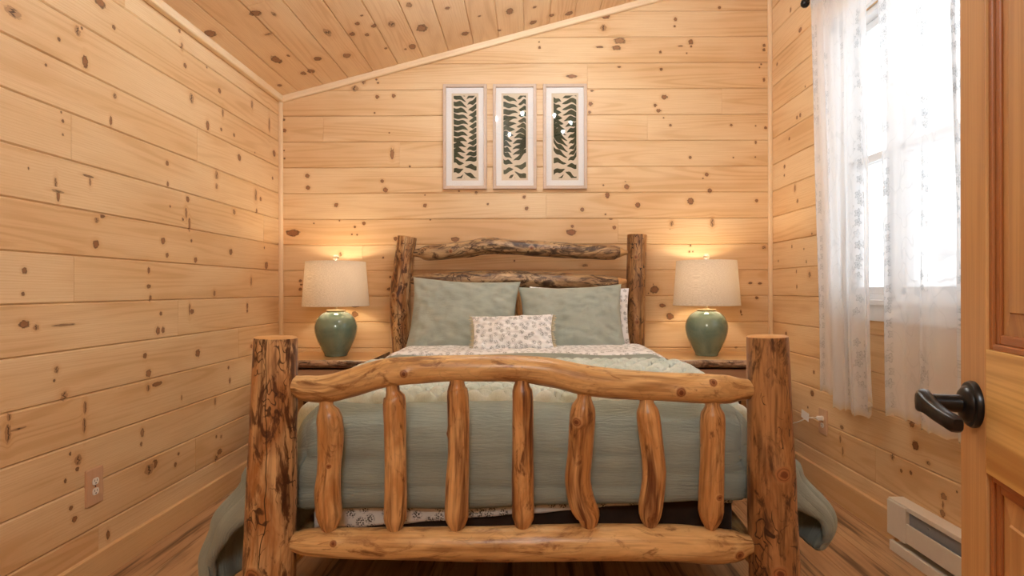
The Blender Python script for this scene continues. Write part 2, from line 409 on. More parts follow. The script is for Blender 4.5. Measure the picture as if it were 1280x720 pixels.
k.t.links.new(df.outputs[0], m1.inputs[1]); k.t.links.new(tl.outputs[0], m1.inputs[2])
tr = k.n('ShaderNodeBsdfTransparent')
m2 = k.n('ShaderNodeMixShader'); k.set(m2.inputs[0], opac)
k.t.links.new(tr.outputs[0], m2.inputs[1]); k.t.links.new(m1.outputs[0], m2.inputs[2])
M['voile'] = k.done(m2.outputs[0])

# ------------------------------------------------------------------ tongue-and-groove boards with knots
def set_knots(me, fc_uv, corner_uv, knots):
    """per face: the nearest knot; per corner: offset to it in knot radii"""
    nf = len(me.polygons)
    K = np.array(knots, dtype=np.float64) if len(knots) else np.zeros((0, 5))
    ls = np.zeros(nf, dtype=np.int32); lt = np.zeros(nf, dtype=np.int32)
    me.polygons.foreach_get('loop_start', ls); me.polygons.foreach_get('loop_total', lt)
    face_of = np.repeat(np.arange(nf), lt)
    best = np.full(nf, 1e9); idx = np.full(nf, -1)
    for i in range(len(K)):
        q = np.hypot((fc_uv[:, 0] - K[i, 0]) / K[i, 2], (fc_uv[:, 1] - K[i, 1]) / K[i, 3])
        m = q < best
        best[m] = q[m]; idx[m] = i
    idx[best > 7.5] = -1
    out = np.full((len(face_of), 3), 9.0, dtype=np.float32); out[:, 2] = 0
    kr = np.zeros(len(face_of), dtype=np.float32)
    fi = idx[face_of]; sel = fi >= 0
    if sel.any():
        kk = K[fi[sel]]
        out[sel, 0] = (corner_uv[sel, 0] - kk[:, 0]) / kk[:, 2]
        out[sel, 1] = (corner_uv[sel, 1] - kk[:, 1]) / kk[:, 3]
        out[sel, 2] = kk[:, 4]; kr[sel] = kk[:, 3]
    a = me.attributes.new('kn', 'FLOAT_VECTOR', 'CORNER'); a.data.foreach_set('vector', out.ravel())
    a = me.attributes.new('kr', 'FLOAT', 'CORNER'); a.data.foreach_set('value', kr)

def boards(name, org, uax, vax, nax, pieces, knots, mat, du=0.02, ch=0.006, dep=0.006, thick=0.05, holes=(), backing=None, parent=None):
    """pieces: (u0, u1, v0, v1); each is a solid-faced board with eased edges standing on a backing slab"""
    org, uax, vax, nax = Vector(org), Vector(uax), Vector(vax), Vector(nax)
    V = []; Fc = []; P = []; UV = []
    for (u0, u1, v0, v1) in pieces:
        seed = random.uniform(0, 60); off = random.uniform(0, 40)
        nu = max(2, int((u1 - u0) / du)); nv = max(2, int((v1 - v0 - 2 * ch) / du))
        us = [u0 + .0003, u0 + .002] + [u0 + (u1 - u0) * i / nu for i in range(1, nu)] + [u1 - .002, u1 - .0003]
        vs = [v0 + .0009, v0 + ch] + [v0 + ch + (v1 - v0 - 2 * ch) * i / nv for i in range(1, nv)] + [v1 - ch, v1 - .0009]
        b = len(V); W = len(vs)
        for i, u in enumerate(us):
            for j, v in enumerate(vs):
                n = -dep if j in (0, W - 1) else 0.0
                if i in (0, len(us) - 1): n = min(n, -0.0015)
                V.append(org + uax * u + vax * v + nax * n); P.append((u + off, v - v0 + seed, seed)); UV.append((u, v))
        for i in range(len(us) - 1):
            for j in range(W - 1):
                Fc.append((b + i * W + j, b + (i + 1) * W + j, b + (i + 1) * W + j + 1, b + i * W + j + 1))
    nb = len(V)
    for (u0, u1, v0, v1) in (backing or []):
        b = len(V)
        for n in (-dep - .001, -thick):
            for (u, v) in ((u0, v0), (u1, v0), (u1, v1), (u0, v1)):
                V.append(org + uax * u + vax * v + nax * n); P.append((u, v, 3.0)); UV.append((u, v))
        Fc += [tuple(b + i for i in f) for f in ((0, 1, 2, 3), (4, 7, 6, 5), (0, 4, 5, 1), (1, 5, 6, 2), (2, 6, 7, 3), (3, 7, 4, 0))]
    me = bpy.data.meshes.new(name); me.from_pydata([tuple(v) for v in V], [], Fc); me.update()
    if uax.cross(vax).dot(nax) < 0: me.flip_normals()
    a = me.attributes.new('puv', 'FLOAT_VECTOR', 'POINT'); a.data.foreach_set('vector', np.array(P, dtype=np.float32).ravel())
    UV = np.array(UV); vi = np.zeros(len(me.loops), dtype=np.int32); me.loops.foreach_get('vertex_index', vi)
    cuv = UV[vi]
    nf = len(me.polygons); lt = np.zeros(nf, dtype=np.int32); me.polygons.foreach_get('loop_total', lt)
    st = np.concatenate(([0], np.cumsum(lt)[:-1]))
    fuv = np.add.reduceat(cuv, st, axis=0) / lt[:, None]
    set_knots(me, fuv, cuv, knots)
    return link(name, me, mat, parent)

def clip_pieces(pieces, holes):
    out = list(pieces)
    for (a0, a1, b0, b1) in holes:
        nxt = []
        for (u0, u1, v0, v1) in out:
            if u1 <= a0 or u0 >= a1 or v1 <= b0 or v0 >= b1: nxt.append((u0, u1, v0, v1)); continue
            if u0 < a0: nxt.append((u0, a0, v0, v1))
            if u1 > a1: nxt.append((a1, u1, v0, v1))
            m0, m1 = max(u0, a0), min(u1, a1)
            if v0 < b0 - .012: nxt.append((m0, m1, v0, b0))
            if v1 > b1 + .012: nxt.append((m0, m1, b1, v1))
        out = nxt
    return out

def rows(umin, umax, vmin, vmax, vbase, joints, extra=None, clip=None):
    """joints: {row: [u, ...]}; extra(row) gives unseen joints elsewhere"""
    out = []
    r = math.floor((vmin - vbase) / PITCH)
    while vbase + r * PITCH < vmax:
        v0, v1 = max(vmin, vbase + r * PITCH), min(vmax, vbase + (r + 1) * PITCH)
        if v1 - v0 > .015:
            js = sorted([umin] + joints.get(r, []) + (extra(r) if extra else []) + [umax])
            for a, b in zip(js[:-1], js[1:]):
                if b - a > .05: out.append((a, b, v0, v1))
        r += 1
    return out

# ---- back wall
def bw(px, py):
    q = at_y(px, py, YB); return q.x, q.z
KB = """472,120.7,2.6 492.5,119.5,2.6 468.7,140.7,1.2 353,135.5,1.1 355.5,149,1.6 356,162.5,2.6 487,165.7,1 489.5,186,2.2,.35,.5 490.5,192,7,.35,.8
512.5,207.7,1.3 384.5,219.2,3 385.2,234,3 478,226,2.4 482,237,3.4 420.5,255.7,2.8 531.5,256.5,2.6 655.5,246.2,2.2 658.5,260.5,2.5 574,238.7,1.2
595.5,240.5,2 531.5,243.5,1 455,278.8,2.3 443.7,283.2,1.5 440,292.5,1.1 446.5,293,1.1 366,290.5,4.5,2,.95 392.5,278.7,1 424.5,275.3,1 538,274.5,1 355.5,187.5,1 356,197.5,1.2
831,121.7,3,1.4 819.5,132,2.2 823.7,138.7,2.3,1.4 830,147.7,1 838.5,157,1.8 914.5,157,1.8 945,158,1 957.5,160.5,2 945,178.5,2.3,.6 863,197.2,2 917,197.5,1 944.5,197,1
883.7,218.7,2.6 879,223.5,1 754.5,231.7,1.2 783.7,233.7,3.5 782,227.5,1 887.5,238.7,3 759.5,244.2,4,.7 728,262.2,2.6 797.5,256.7,3.3 863.5,252,4.2 946,251.5,2.1 757,268.2,1.2 763.7,274,1,2.5
768,284.7,2.4 715.5,283,2 714,290.5,4,1.6 839.5,280,3.8,.7,.5 838,286.2,1 890.5,279,6.5,.5,.45 738.7,130,2.8 737.5,140.5,2 757.5,20.7,3.5,1.6 755,35,5,.9,.5 845,24.5,2.6,.8 844,33.2,1.5
674.5,52.5,1 675,59.5,1.8 775,51.2,4,2,.7 771,60,3,2,.8 750,59,1.3,4 826,65.5,1.8 864,53,3.3 864.5,58.5,1.4 859,67,1 851,58,.8,4 774.5,84,1.2,2 827,87,2 955.7,57.5,2 955.5,63,2
715,95.5,2.6,2.6 955.5,100.5,2.6,.6 950,85,1 831,121.7,3,1.2 740.5,113.7,1.2,2 952,81,1.2 425.7,317.5,3.6,.7,.5 479,321.7,1.3 488,346,1.5 487.5,361,2,2 375.5,350.5,2 376.7,355,1.7 375.5,361,2.2
443.7,392.5,4 444,382.5,1.6,3 494.5,298,2.6 840,279.5,3.5,.8,.5 863.2,307.5,1.3 861.7,315,1.3 866,315,1 818.2,362.7,5.4 817,355.7,1 811,366.7,1.2 938,354.5,1.6,1.6 950,355,1.6,1.6 946,373,2
828,382.5,2.6,1.5 837.5,396,4.6 926,390.5,2.4,.4 927,394,1 955,310,2.5,1.4,.5 920,435,1,2 569,299,3,1.8,.8 731,332,2,2.4,.6 643,326,1.2 444,110,4.6,1.1,.55 455,102,3.5,.8,.6 471,99,1.3 473,103,1.5
900,10,2 610,255,1.5 700,20,3"""
def parse(s):
    out = []
    for t in s.split():
        a = [float(x) for x in t.split(',')]
        while len(a) < 5: a.append(1.0 if len(a) == 3 else 0.9)
        out.append(a)
    return out
knots = []
for (px, py, r, asp, st) in parse(KB):
    x, z = bw(px, py); R = max(.0042, r * YB / F * .86); knots.append((x, z, R * asp, R, st))
jb = {}
for (px, row) in ((404.5, 6), (500, 5), (453, 1), (487, -2), (683, 3), (772.5, 2), (810, 6), (903, 7), (734.5, 8)):
    jb.setdefault(row, []).append(bw(px, 200)[0])
zr = ZC + SL * (DL + DR)
wall_back = boards('wall_back', (0, YB, 0), (1, 0, 0), (0, 0, 1), (0, -1, 0),
                   rows(-DL, DR, 0.0, zr + .05, ZROW, jb), knots, M['wall'], du=0.016, backing=[(-DL - .05, DR + .05, -.05, zr + .1)])
tag(wall_back, kind='structure')

# ---- left wall
KL = """74.4,47.8,2.6 97.8,37.5,7,.8,.55 103,34,2,1,.9 107,76,8,.6 104,47,1.2 126,2,6,1.5 143,33,3 58,80,2 139,150,6,.4 144,119,4,.9,.6 79,150,2.2 77,139,1.5 79,167,1.6 17,14,7,2,.3
225,37.5,2.5 228,57,6,.5,.5 232,81,3.2 259,83,1.5 263,59,1 290,80,1.5 275,112.5,3.2 279,140,6,.4,.6 260,156,6,.6 277,161,2.2 293,168,2.2 315.5,130,6,.5,.5 337,155,10,.25,.6 299.5,196,4.2 343,191,4 319,190,1
240,122,7,.8,.3 70,228,9,.3,.6 73,243,8,.35 73,238,2.2,5,.6 36,209,2,.6 111,219,1.6,6,.85 113,226,6,.4,.4 128,269,2.4,2 121,274,4,1.2,.4 120,304,5.2 30.5,337,4 28.6,366,2.6 209.4,203,3.2 210,229,3.2,.7 271,218,6,.8,.55 271,232,4,.9,.55
320,243,8,.5,.55 326,248,2.6 321,263,3,.7 235,248,4,.9 237,279,9,.25 233,265,8,.4,.5 229,273,2.2 213,257,1.6 293,264,4,1,.6 204,300,4.2 209,318,3 239.4,300,2 244.5,324,3.4 288.6,314,3.8 333,331,4.4 330.5,309,1.5 341,222,2
186,337,4,.6 186,357,2.6,1.6 188,372,4,.6 268,366,4,.8,.6 314,351,6,.4,.5 309,382,4,.6 30,404,5,1.6,.9 45,408,4,1.2,.6 80,405,1.4,12,.7 70.5,461,5,.8,.6 67.5,474.5,2 80,494,7,.9,.55 106,508,10,.35,.55 105,530,12,.3,.35
9.5,540,14,.35,.6 11,520,6,.6,.5 22,535,1,8,.6 201,391,2.6 197.3,412.4,5,.8 203.7,411.5,4,.8 240,388.6,3.2,1.3 237,386,8,.3,.6 309,388,2.2 181,443.6,3.6 247,440.5,5 185.4,465.6,5,1,.8 285.4,458.6,2.2 287,475,4,.6 314,432,2.6
196,479,3,3.4 185,484,5,.8,.5 226.7,496,4,.4,.6 268.5,501,5,.5,.5 177.4,540,5.5,.6,.7 176,554,3,.7,.8 193,579,6,.8 186,586,8,1.2,.35 218.7,580,3.4,.8 222.7,566.5,2.2 274,564,3.6,1.6 270,572,5,1,.4 276,545,2.5,1,.5
88,634,3.2 92.5,648,4.2 97,574,7,.9,.6 87.5,566,2.4 96,585,3 134.5,667.5,6,.5 81,600,3,.7 270,545,2"""
knots = []
for (px, py, r, asp, st) in parse(KL):
    q = at_x(px, py, -DL); R = max(.0042, r * q.y / F * .90); knots.append((q.y, q.z, R * asp, R, st))
for _ in range(70):
    knots.append((random.uniform(YF, 1.85), random.uniform(0, 2.6), random.uniform(.006, .016), random.uniform(.006, .016), 0.9))
jl = {}
for (px, py) in ((89.4, 170), (246.7, 180), (92.5, 349), (329.7, 287), (222.7, 409), (298, 428), (244, 567), (122.5, 676), (157, 5)):
    q = at_x(px, py, -DL); jl.setdefault(math.floor((q.z - ZROW) / PITCH), []).append(q.y)
wall_left = boards('wall_left', (-DL, 0, 0), (0, 1, 0), (0, 0, 1), (1, 0, 0),
                   rows(YF, YB, 0.0, ZC + .02, ZROW, jl, extra=lambda r: [random.uniform(-.8, 1.5)]), knots, M['wall'], du=0.02,
                   backing=[(YF - .05, YB + .05, -.05, ZC + .05)])
tag(wall_left, kind='structure')

# ---- right wall with the window opening
WY0, WY1, WZ0, WZ1 = 2.02, 3.20, 1.13, 2.62
KR = """989,13,3,.7 1001,38,3,1.3 972,81,2 1007,109,1.3 996.7,147.7,2.4 1000.7,144.7,2.6 987,174,2 981,209,2.4 980.7,220,1.6 997,252,2.4 994,236,5,.6,.6 1015,293,1.4 990,309,2,.7 973,327,1.3 1008,328,2,.6 1005,312,1.2
995.5,340,2.2,.6 996,359,2.4,.6 1012,344,4,1,.5 982.5,417.5,2.3 1017,466,2.4 1015,492.5,4.2 1108,445.5,1.8 1108,459,1.8 1139.5,531,4.6 1144,558,6 1052,535,2.6,1.5,.8 1050,550,5,.5,.6 1053,565,6,.4,.35 1009.5,510,1.5
1115,572,4.4,1,.55 1126,589.5,2.4 1138,592,2.6 1179,622.5,5,1,.7 1177.5,643,4.5,1,.7 1178,632,5,.5,.4 1195.5,616,1.5 1060,615,1 1160,580,3,1.5,.5"""
knots = []
for (px, py, r, asp, st) in parse(KR):
    q = at_x(px, py, DR); R = max(.0042, r * q.y / F * .90); knots.append((q.y, q.z, R * asp, R, st))
for _ in range(80):
    knots.append((random.uniform(YF, 2.2), random.uniform(0, 3.3), random.uniform(.006, .016), random.uniform(.006, .016), 0.9))
jr = {}
q = at_x(1093.7, 579, DR); jr.setdefault(math.floor((q.z - ZROW) / PITCH), []).append(q.y)
hole = [(WY0, WY1, WZ0, WZ1)]
pr = clip_pieces(rows(YF, YB, 0.0, zr + .02, ZROW, jr, extra=lambda r: [random.uniform(-.8, 1.6)]), hole)
wall_right = boards('wall_right', (DR, 0, 0), (0, 1, 0), (0, 0, 1), (-1, 0, 0), pr, knots, M['wall'], du=0.02, thick=0.12,
                    backing=[(YF - .05, WY0, -.05, zr + .05), (WY1, YB + .05, -.05, zr + .05), (WY0, WY1, -.05, WZ0), (WY0, WY1, WZ1, zr + .05)])
tag(wall_right, kind='structure')

# ---- front wall (behind the camera), floor, ceiling
wall_front = boards('wall_front', (0, YF, 0), (1, 0, 0), (0, 0, 1), (0, 1, 0), rows(-DL, DR, 0.0, zr + .05, ZROW, {}), [], M['wall'], du=0.1,
                    backing=[(-DL - .05, DR + .05, -.05, zr + .1)])
tag(wall_front, kind='structure')

KC = """263.5,41,4,1.3 320,16,4,1 336,42,3,.6,.4 346,74,3,2.2,.9 350,106,1.6,1.4 397.5,73,2.8,1.2 389.5,88.5,2.4,1.6 380,91,2,1.5 361,69,1,2 434,69,3.2,1.2,.8 441,42,2.2,1.3 447.5,29,1.9,1.3 459.5,43,1.7,1.4 468,32,2.1,1.2 453,19,1.2 483,60,1.2,1.3
343,17,1.5,2.6,.6 508,61,1.4 512,6,2.2,1.6,.7 669,9,1.6 667,28,3 690,19.5,2.2 712,17,3 528,35,4,1.4,.8 516,58,2.6,1.8,.8 582,42,3 638,14,3,1.6 600,20,1.2 560,10,2 490,30,3,2,.4 410,40,3,2.4,.4 625,38,1.4"""
ca, sa = math.cos(CA), math.sin(CA)
def cuv(p): return p.y, (Vector((p.x + DL, 0, p.z - ZC))).dot(Vector((ca, 0, sa)))
knots = []
for (px, py, r, asp, st) in parse(KC):
    q = at_ceiling(px, py); u_, v_ = cuv(q)
    if q.y < 0.3: continue
    R = max(.006, r * q.y / F * 1.5); knots.append((u_, v_, R * asp, R, st))
for _ in range(60):
    knots.append((random.uniform(YF, 2.3), random.uniform(0, 3.6), random.uniform(.006, .015), random.uniform(.006, .015), 0.9))
qj = at_ceiling(325, 3); uj, vj = cuv(qj)
jc = {math.floor((vj - (.148 - PITCH)) / PITCH): [uj]}
ceiling = boards('ceiling', (-DL, 0, ZC), (0, 1, 0), (ca, 0, sa), (sa, 0, -ca),
                 rows(YF - .05, YB + .05, -.05, (DL + DR) / ca + .12, .148 - PITCH, jc, extra=lambda r: [random.uniform(-.6, 1.6)]), knots, M['ceil'], du=0.022,
                 backing=[(YF - .05, YB + .05, -.06, (DL + DR) / ca + .14)])
tag(ceiling, kind='structure')

fl_p = []
r = 0; x0 = -DL
while x0 + r * .182 < DR:
    a = x0 + r * .182; b = min(DR, a + .182); js = [YF]
    y = YF + random.uniform(.3, 1.2)
    while y < YB: js.append(y); y += 1.22
    js.append(YB)
    for p0, p1 in zip(js[:-1], js[1:]): fl_p.append((p0, p1, a, b))
    r += 1
fk = [(random.uniform(0, YB), random.uniform(-DL, DR), random.uniform(.02, .05), random.uniform(.008, .016), .7) for _ in range(30)]
floor = boards('floor', (0, 0, 0), (0, 1, 0), (1, 0, 0), (0, 0, 1), fl_p, fk, M['floor'], du=0.05, ch=.002, dep=.0015,
               backing=[(YF - .05, YB + .05, -DL - .05, DR + .05)])
tag(floor, kind='structure')

# ---- baseboards and corner trim
def strip(name, mb_fn, mat):
    mb = MB(); mb_fn(mb); o = mb.build(name, mat); tag(o, kind='structure'); return o
BH = 0.118
strip('baseboard_left', lambda m: m.box((-DL - .005, YF, 0), (-DL + .02, YB, BH), 1, .003, 4.2), M['base'])
strip('baseboard_back', lambda m: m.box((-DL + .02, YB - .02, 0), (DR - .02, YB + .005, BH), 0, .003, 5.2), M['base'])
strip('baseboard_right', lambda m: (m.box((DR - .02, 2.70, 0), (DR + .005, YB, BH + .02), 1, .003, 6.2), m.box((DR - .02, YF, 0), (DR + .005, .55, BH + .02), 1, .003, 6.7)), M['base'])
strip('trim_1', lambda m: m.box((-DL - .003, YB - .026, BH), (-DL + .026, YB + .003, ZC), 2, .009, 1.1), M['trim'])
strip('trim_2', lambda m: m.box((DR - .026, YB - .026, BH), (DR + .003, YB + .003, zr), 2, .009, 1.6), M['trim'])
# sloping trim along the back wall and level trim along the left wall
def slope_trim(m):
    L = (DL + DR) / ca
    T = Matrix.Translation((-DL, YB, ZC)) @ Matrix.Rotation(-CA, 4, 'Y')
    m.box((.0, -.03, -.042), (L, .003, .004), 0, .009, 2.3, M=T)
strip('trim_3', slope_trim, M['trim'])
strip('trim_4', lambda m: m.box((-DL - .003, YF, ZC - .036), (-DL + .036, YB, ZC + .012), 1, .010, 2.9), M['trim'])

# ------------------------------------------------------------------ window in the right wall
win = empty('window_1', (DR, (WY0 + WY1) / 2, WZ0), kind='structure')
mb = MB()
cw = .075
mb.box((DR - .018, WY0 - cw, WZ0 - .02), (DR + .004, WY0 + .005, WZ1 + cw), 2, .003)
mb.box((DR - .018, WY1 - .005, WZ0 - .02), (DR + .004, WY1 + cw, WZ1 + cw), 2, .003)
mb.box((DR - .018, WY0 - cw, WZ1 - .005), (DR + .004, WY1 + cw, WZ1 + cw), 1, .003)
mb.box((DR - .018, WY0 - cw, WZ0 - .10), (DR + .004, WY1 + cw, WZ0 - .02), 1, .003)
mb.build('window_casing', M['vinyl'], win)
mb = MB(); mb.box((DR - .035, WY0 - cw - .02, WZ0 - .022), (DR + .09, WY1 + cw + .02, WZ0 + .004), 1, .004)
mb.build('window_sill', M['vinyl'], win)
YM = 2.785
mb = MB()
for (a, b) in ((WY0, WY0 + .03), (WY1 - .03, WY1), (YM - .035, YM + .035)):
    mb.box((DR + .02, a, WZ0), (DR + .11, b, WZ1), 2, .003)
mb.box((DR + .02, WY0, WZ1 - .03), (DR + .11, WY1, WZ1), 1, .003); mb.box((DR + .02, WY0, WZ0), (DR + .11, WY1, WZ0 + .03), 1, .003)
mb.build('window_frame', M['vinyl'], win)
ZM = 1.86
mb = MB(); mb.box((DR + .012, YM - .014, WZ0 + .03), (DR + .022, YM + .014, ZM), 2, .001); mb.build('jamb_track', M['fin'], win)
for (a, b) in ((WY0 + .03, YM - .035), (YM + .035, WY1 - .03)):
    for (z0, z1, xo) in ((WZ0 + .03, ZM + .02, .045), (ZM - .02, WZ1 - .03, .075)):
        mb = MB(); w = .038; X0, X1 = DR + xo, DR + xo + .028
        mb.box((X0, a, z0), (X1, a + w, z1), 2, .003); mb.box((X0, b - w, z0), (X1, b, z1), 2, .003)
        mb.box((X0, a, z0), (X1, b, z0 + w), 1, .003); mb.box((X0, a, z1 - w), (X1, b, z1), 1, .003)
        if b - a > .5:
            mb.box((X0 + .008, (a + b) / 2 - .008, z0), (X1 - .008, (a + b) / 2 + .008, z1), 2)
        s = mb.build('window_sash', M['vinyl'], win)
        g = MB(); g.box((X0 + .012, a + w, z0 + w), (X0 + .016, b - w, z1 - w), 1)
        g.build('pane', M['glass'], s, world=True) if False else None
        me = bpy.data.meshes.new('pane')
        me.from_pydata([tuple(local(win, v)) for v in g.v], [], g.f); me.update()
        link('pane', me, M['glass'], s)

# ------------------------------------------------------------------ curtains and rod
XC = 1.625; ZROD = 2.86
rod = empty('curtain_rod', (XC, 2.5, ZROD), 'black round-ended curtain rod above the window on the right wall', 'curtain rod')
mb = MB(); mb.tube([(XC, 3.36, ZROD), (XC, 1.60, ZROD)], .0095, 16); mb.build('rod_pole', M['black'], rod, smooth=False, angle=.6)
for y in (3.385, 1.575):
    mb = MB(); mb.lathe([(.0, -.026), (.012, -.024), (.022, -.014), (.026, 0), (.022, .014), (.012, .024), (.0, .026)], 24, (XC, y, ZROD)); mb.build('finial', M['black'], rod, smooth=True)
for y in (3.30, 1.65):
    mb = MB(); mb.tube([(XC, y, ZROD - .012), (XC + .05, y, ZROD - .018), (DR + .002, y, ZROD - .02)], .007, 10)
    mb.lathe([(.02, 0), (.02, .006)], 20, (0, 0, 0), cap=True, M=Matrix.Translation((DR - .004, y, ZROD - .02)) @ Matrix.Rotation(PI / 2, 4, 'Y'))
    mb.build('bracket', M['black'], rod)

def curtain(y_top0, y_top1, y_bot0, y_bot1, zb_fn, folds, seed, label):
    """a gathered sheer panel hanging from the rod; y runs from the far edge to the near one"""
    nu, nv = 240, 110
    rnd = random.Random(seed); ph = [rnd.uniform(0, 6.28) for _ in range(6)]
    V = []; UV = []; HM = []; Fc = []
    for i in range(nu + 1):
        s = i / nu
        zb = zb_fn(s) + .014 * abs(math.sin(s * PI * 15)) - .010
        for j in range(nv + 1):
            t = j / nv
            z = ZROD + .03 + (zb - ZROD - .03) * t
            y = (y_top0 + (y_top1 - y_top0) * s) * (1 - t) + (y_bot0 + (y_bot1 - y_bot0) * s) * t
            w = s + .03 * math.sin(3 * t + ph[0]) * s * (1 - s) * 4
            a = .008 + .016 * t
            x = XC + a * math.sin(2 * PI * folds * w + ph[1] + .4 * math.sin(2.3 * t)) + .5 * a * math.sin(2 * PI * folds * 2.3 * w + ph[2]) + .012 * noise.noise((s * 5, t * 2, seed))
            if t < .04: x = XC + (x - XC) * .5 + .012 * (1 if i % 2 else -1) * .3
            y += .010 * math.sin(2 * PI * folds * 1.7 * w + ph[3]) * t + .014 * math.sin(5 * t + ph[4]) * (1 if s > .5 else -1)
            V.append((x, y, z)); UV.append((s * 1.25, (zb - z), seed)); HM.append(max(0.0, 1 - (z - zb) / .035))
    for i in range(nu):
        for j in range(nv):
            b = i * (nv + 1) + j
            Fc.append((b, b + nv + 1, b + nv + 2, b + 1))
    me = bpy.data.meshes.new('sheer_curtain'); me.from_pydata(V, [], Fc); me.update()
    a = me.attributes.new('fuv', 'FLOAT_VECTOR', 'POINT'); a.data.foreach_set('vector', np.array(UV, dtype=np.float32).ravel())
    a = me.attributes.new('hem', 'FLOAT', 'POINT'); a.data.foreach_set('value', np.array(HM, dtype=np.float32))
    o = link('sheer_curtain', me, M['voile'], None, True)
    return tag(o, label, 'curtain', 'sheer curtain panels')
def zb_a(s): return .655 - .085 * min(1, s * 3.2) + .10 * max(0, (s - .80) / .2)
curtain(3.31, 2.775, 3.20, 2.70, zb_a, 3.2, 3, 'sheer white lace curtain panel nearer the back wall corner')
def zb_b(s): return .635 - .03 * math.sin(s * 2.4)
curtain(2.735, 1.72, 2.615, 1.70, zb_b, 4.2, 9, 'sheer white lace curtain panel hanging behind the open pine door')

# ------------------------------------------------------------------ electric baseboard heater
HX, HY0, HY1 = 1.652, .62, 2.667
heater = empty('baseboard_heater', (1.69, 1.6, 0), 'long cream electric baseboard heater low on the right wall', 'heater')
mb = MB()
mb.box((HX + .004, HY0, .222), (DR - .001, HY1, .232), 1, .002)           # top
mb.box((DR - .010, HY0, .03), (DR - .001, HY1, .225), 1)                    # back
mb.box((HX + .004, HY0, .212), (HX + .010, HY1 - .13, .226), 1, .001)      # top lip
mb.build('housing', M['heat'], heater)
mb = MB(); mb.box((HX - .001, HY0 + .13, .075), (HX + .006, HY1 - .132, .160), 1, .002); mb.build('front_panel', M['heat'], heater)
for y0 in (HY0, HY1 - .13):
    mb = MB(); mb.box((HX - .002, y0, .068), (DR - .011, y0 + .13, .224), 1, .003); mb.build('end_cover', M['heat'], heater)
mb = MB(); mb.box((HX + .012, HY0 + .02, .0), (DR - .001, HY1 - .02, .034), 1, .002); mb.box((HX - .004, HY0 + .02, .0), (HX + .012, HY1 - .02, .045), 1, .002)
mb.build('base_rail', M['heat'], heater)
mb = MB(); mb.box((HX + .014, HY0 + .131, .10), (HX + .018, HY1 - .133, .215), 1)
for i in range(9):
    y = HY1 - .25 - i * .2
    mb.lathe([(.0, .0), (.004, .0), (.004, .003), (.0, .003)], 10, M=Matrix.Translation((HX + .014, y, .186)) @ Matrix.Rotation(-PI / 2, 4, 'Y'))
mb.build('heating_element', M['fin'], heater)

# ------------------------------------------------------------------ outlets
def outlet(px, py, wall_x, label, sgn):
    q = at_x(px, py, wall_x); e = empty('wall_outlet', q, label, 'outlet', 'duplex wall outlets')
    X = lambda d: wall_x + sgn * d
    def bx(m, d0, d1, y0, y1, z0, z1, ch=0.0):
        a, b = sorted((X(d0), X(d1))); m.box((a, q.y + y0, q.z + z0), (b, q.y + y1, q.z + z1), 2, ch)
    mb = MB(); bx(mb, -.004, .009, -.045, .045, -.074, .074, .003); mb.build('cover_plate', M['plate'], e)
    for dz in (.0205, -.0205):
        mb = MB()
        n = 24; pts = []
        for k_ in range(n):
            a = 2 * PI * k_ / n; yy = .0175 * math.cos(a); zz = max(-.0135, min(.0135, .0175 * math.sin(a)))
            pts.append((yy, zz))
        vs = [(X(.008), q.y + a, q.z + dz + b) for a, b in pts] + [(X(.0115), q.y + a, q.z + dz + b) for a, b in pts]
        fs = [tuple(range(n)), tuple(range(2 * n - 1, n - 1, -1))] + [(i, (i + 1) % n, n + (i + 1) % n, n + i) for i in range(n)]
        mb.add(vs, fs); rc = mb.build('receptacle', M['white'], e)
        mb = MB()
        for (y0, y1, z0, z1) in ((-.0075, -.0055, -.001, .008), (.0055, .0075, -.001, .008), (-.0025, .0025, -.010, -.005)):
            bx(mb, .011, .0119, y0, y1, dz + z0, dz + z1)
        me = bpy.data.meshes.new('slots'); me.from_pydata([tuple(local(e, v)) for v in mb.v], [], mb.f); me.update()
        link('slots', me, M['slot'], rc)
    mb = MB(); mb.lathe([(.0, .0), (.003, .0005), (.003, .002)], 12, M=Matrix.Translation((X(.0108), q.y, q.z)) @ Matrix.Rotation(-sgn * PI / 2, 4, 'Y')); mb.build('screw', M['slot'], e)
    return q
outlet(116, 606.5, -DL, 'white duplex outlet in a light wooden plate, low on the left wall', 1)
qr = outlet(1029.5, 528, DR, 'wall outlet below the window curtain with a white cord plugged in', -1)
cord = empty('power_cord', (DR - .03, qr.y, qr.z), 'white power cord with a paper tag plugged into the right wall outlet', 'cord')
pz = qr.z + .0205
mb = MB(); mb.box((DR - .040, qr.y - .012, pz - .012), (DR - .0121, qr.y + .012, pz + .012), 0, .004); mb.build('plug', M['white'], cord)
c1 = at_x(1012, 523, DR - .07); c2 = at_x(993, 529, DR - .10)
def bez(a, b, c, d, n=20):
    a, b, c, d = map(Vector, (a, b, c, d))
    return [a * (1 - t) ** 3 + b * 3 * t * (1 - t) ** 2 + c * 3 * t * t * (1 - t) + d * t ** 3 for t in [i / n for i in range(n + 1)]]
path = bez((DR - .038, qr.y, pz), (DR - .075, qr.y + .02, pz + .002), c1 + Vector((0, -.06, .012)), c1, 14) + bez(c1, c1 + Vector((0, .06, -.012)), c2 + Vector((0, -.05, .01)), c2, 10)[1:] \
    + bez(c2, c2 + Vector((-.01, .1, -.05)), (DR - .08, 3.95, .25), (DR - .08, 4.02, .10), 12)[1:]
mb = MB(); mb.tube(path, .0035, 8); mb.build('cable', M['white'], cord, angle=.8)
tg = at_x(1006, 520, DR - .078)
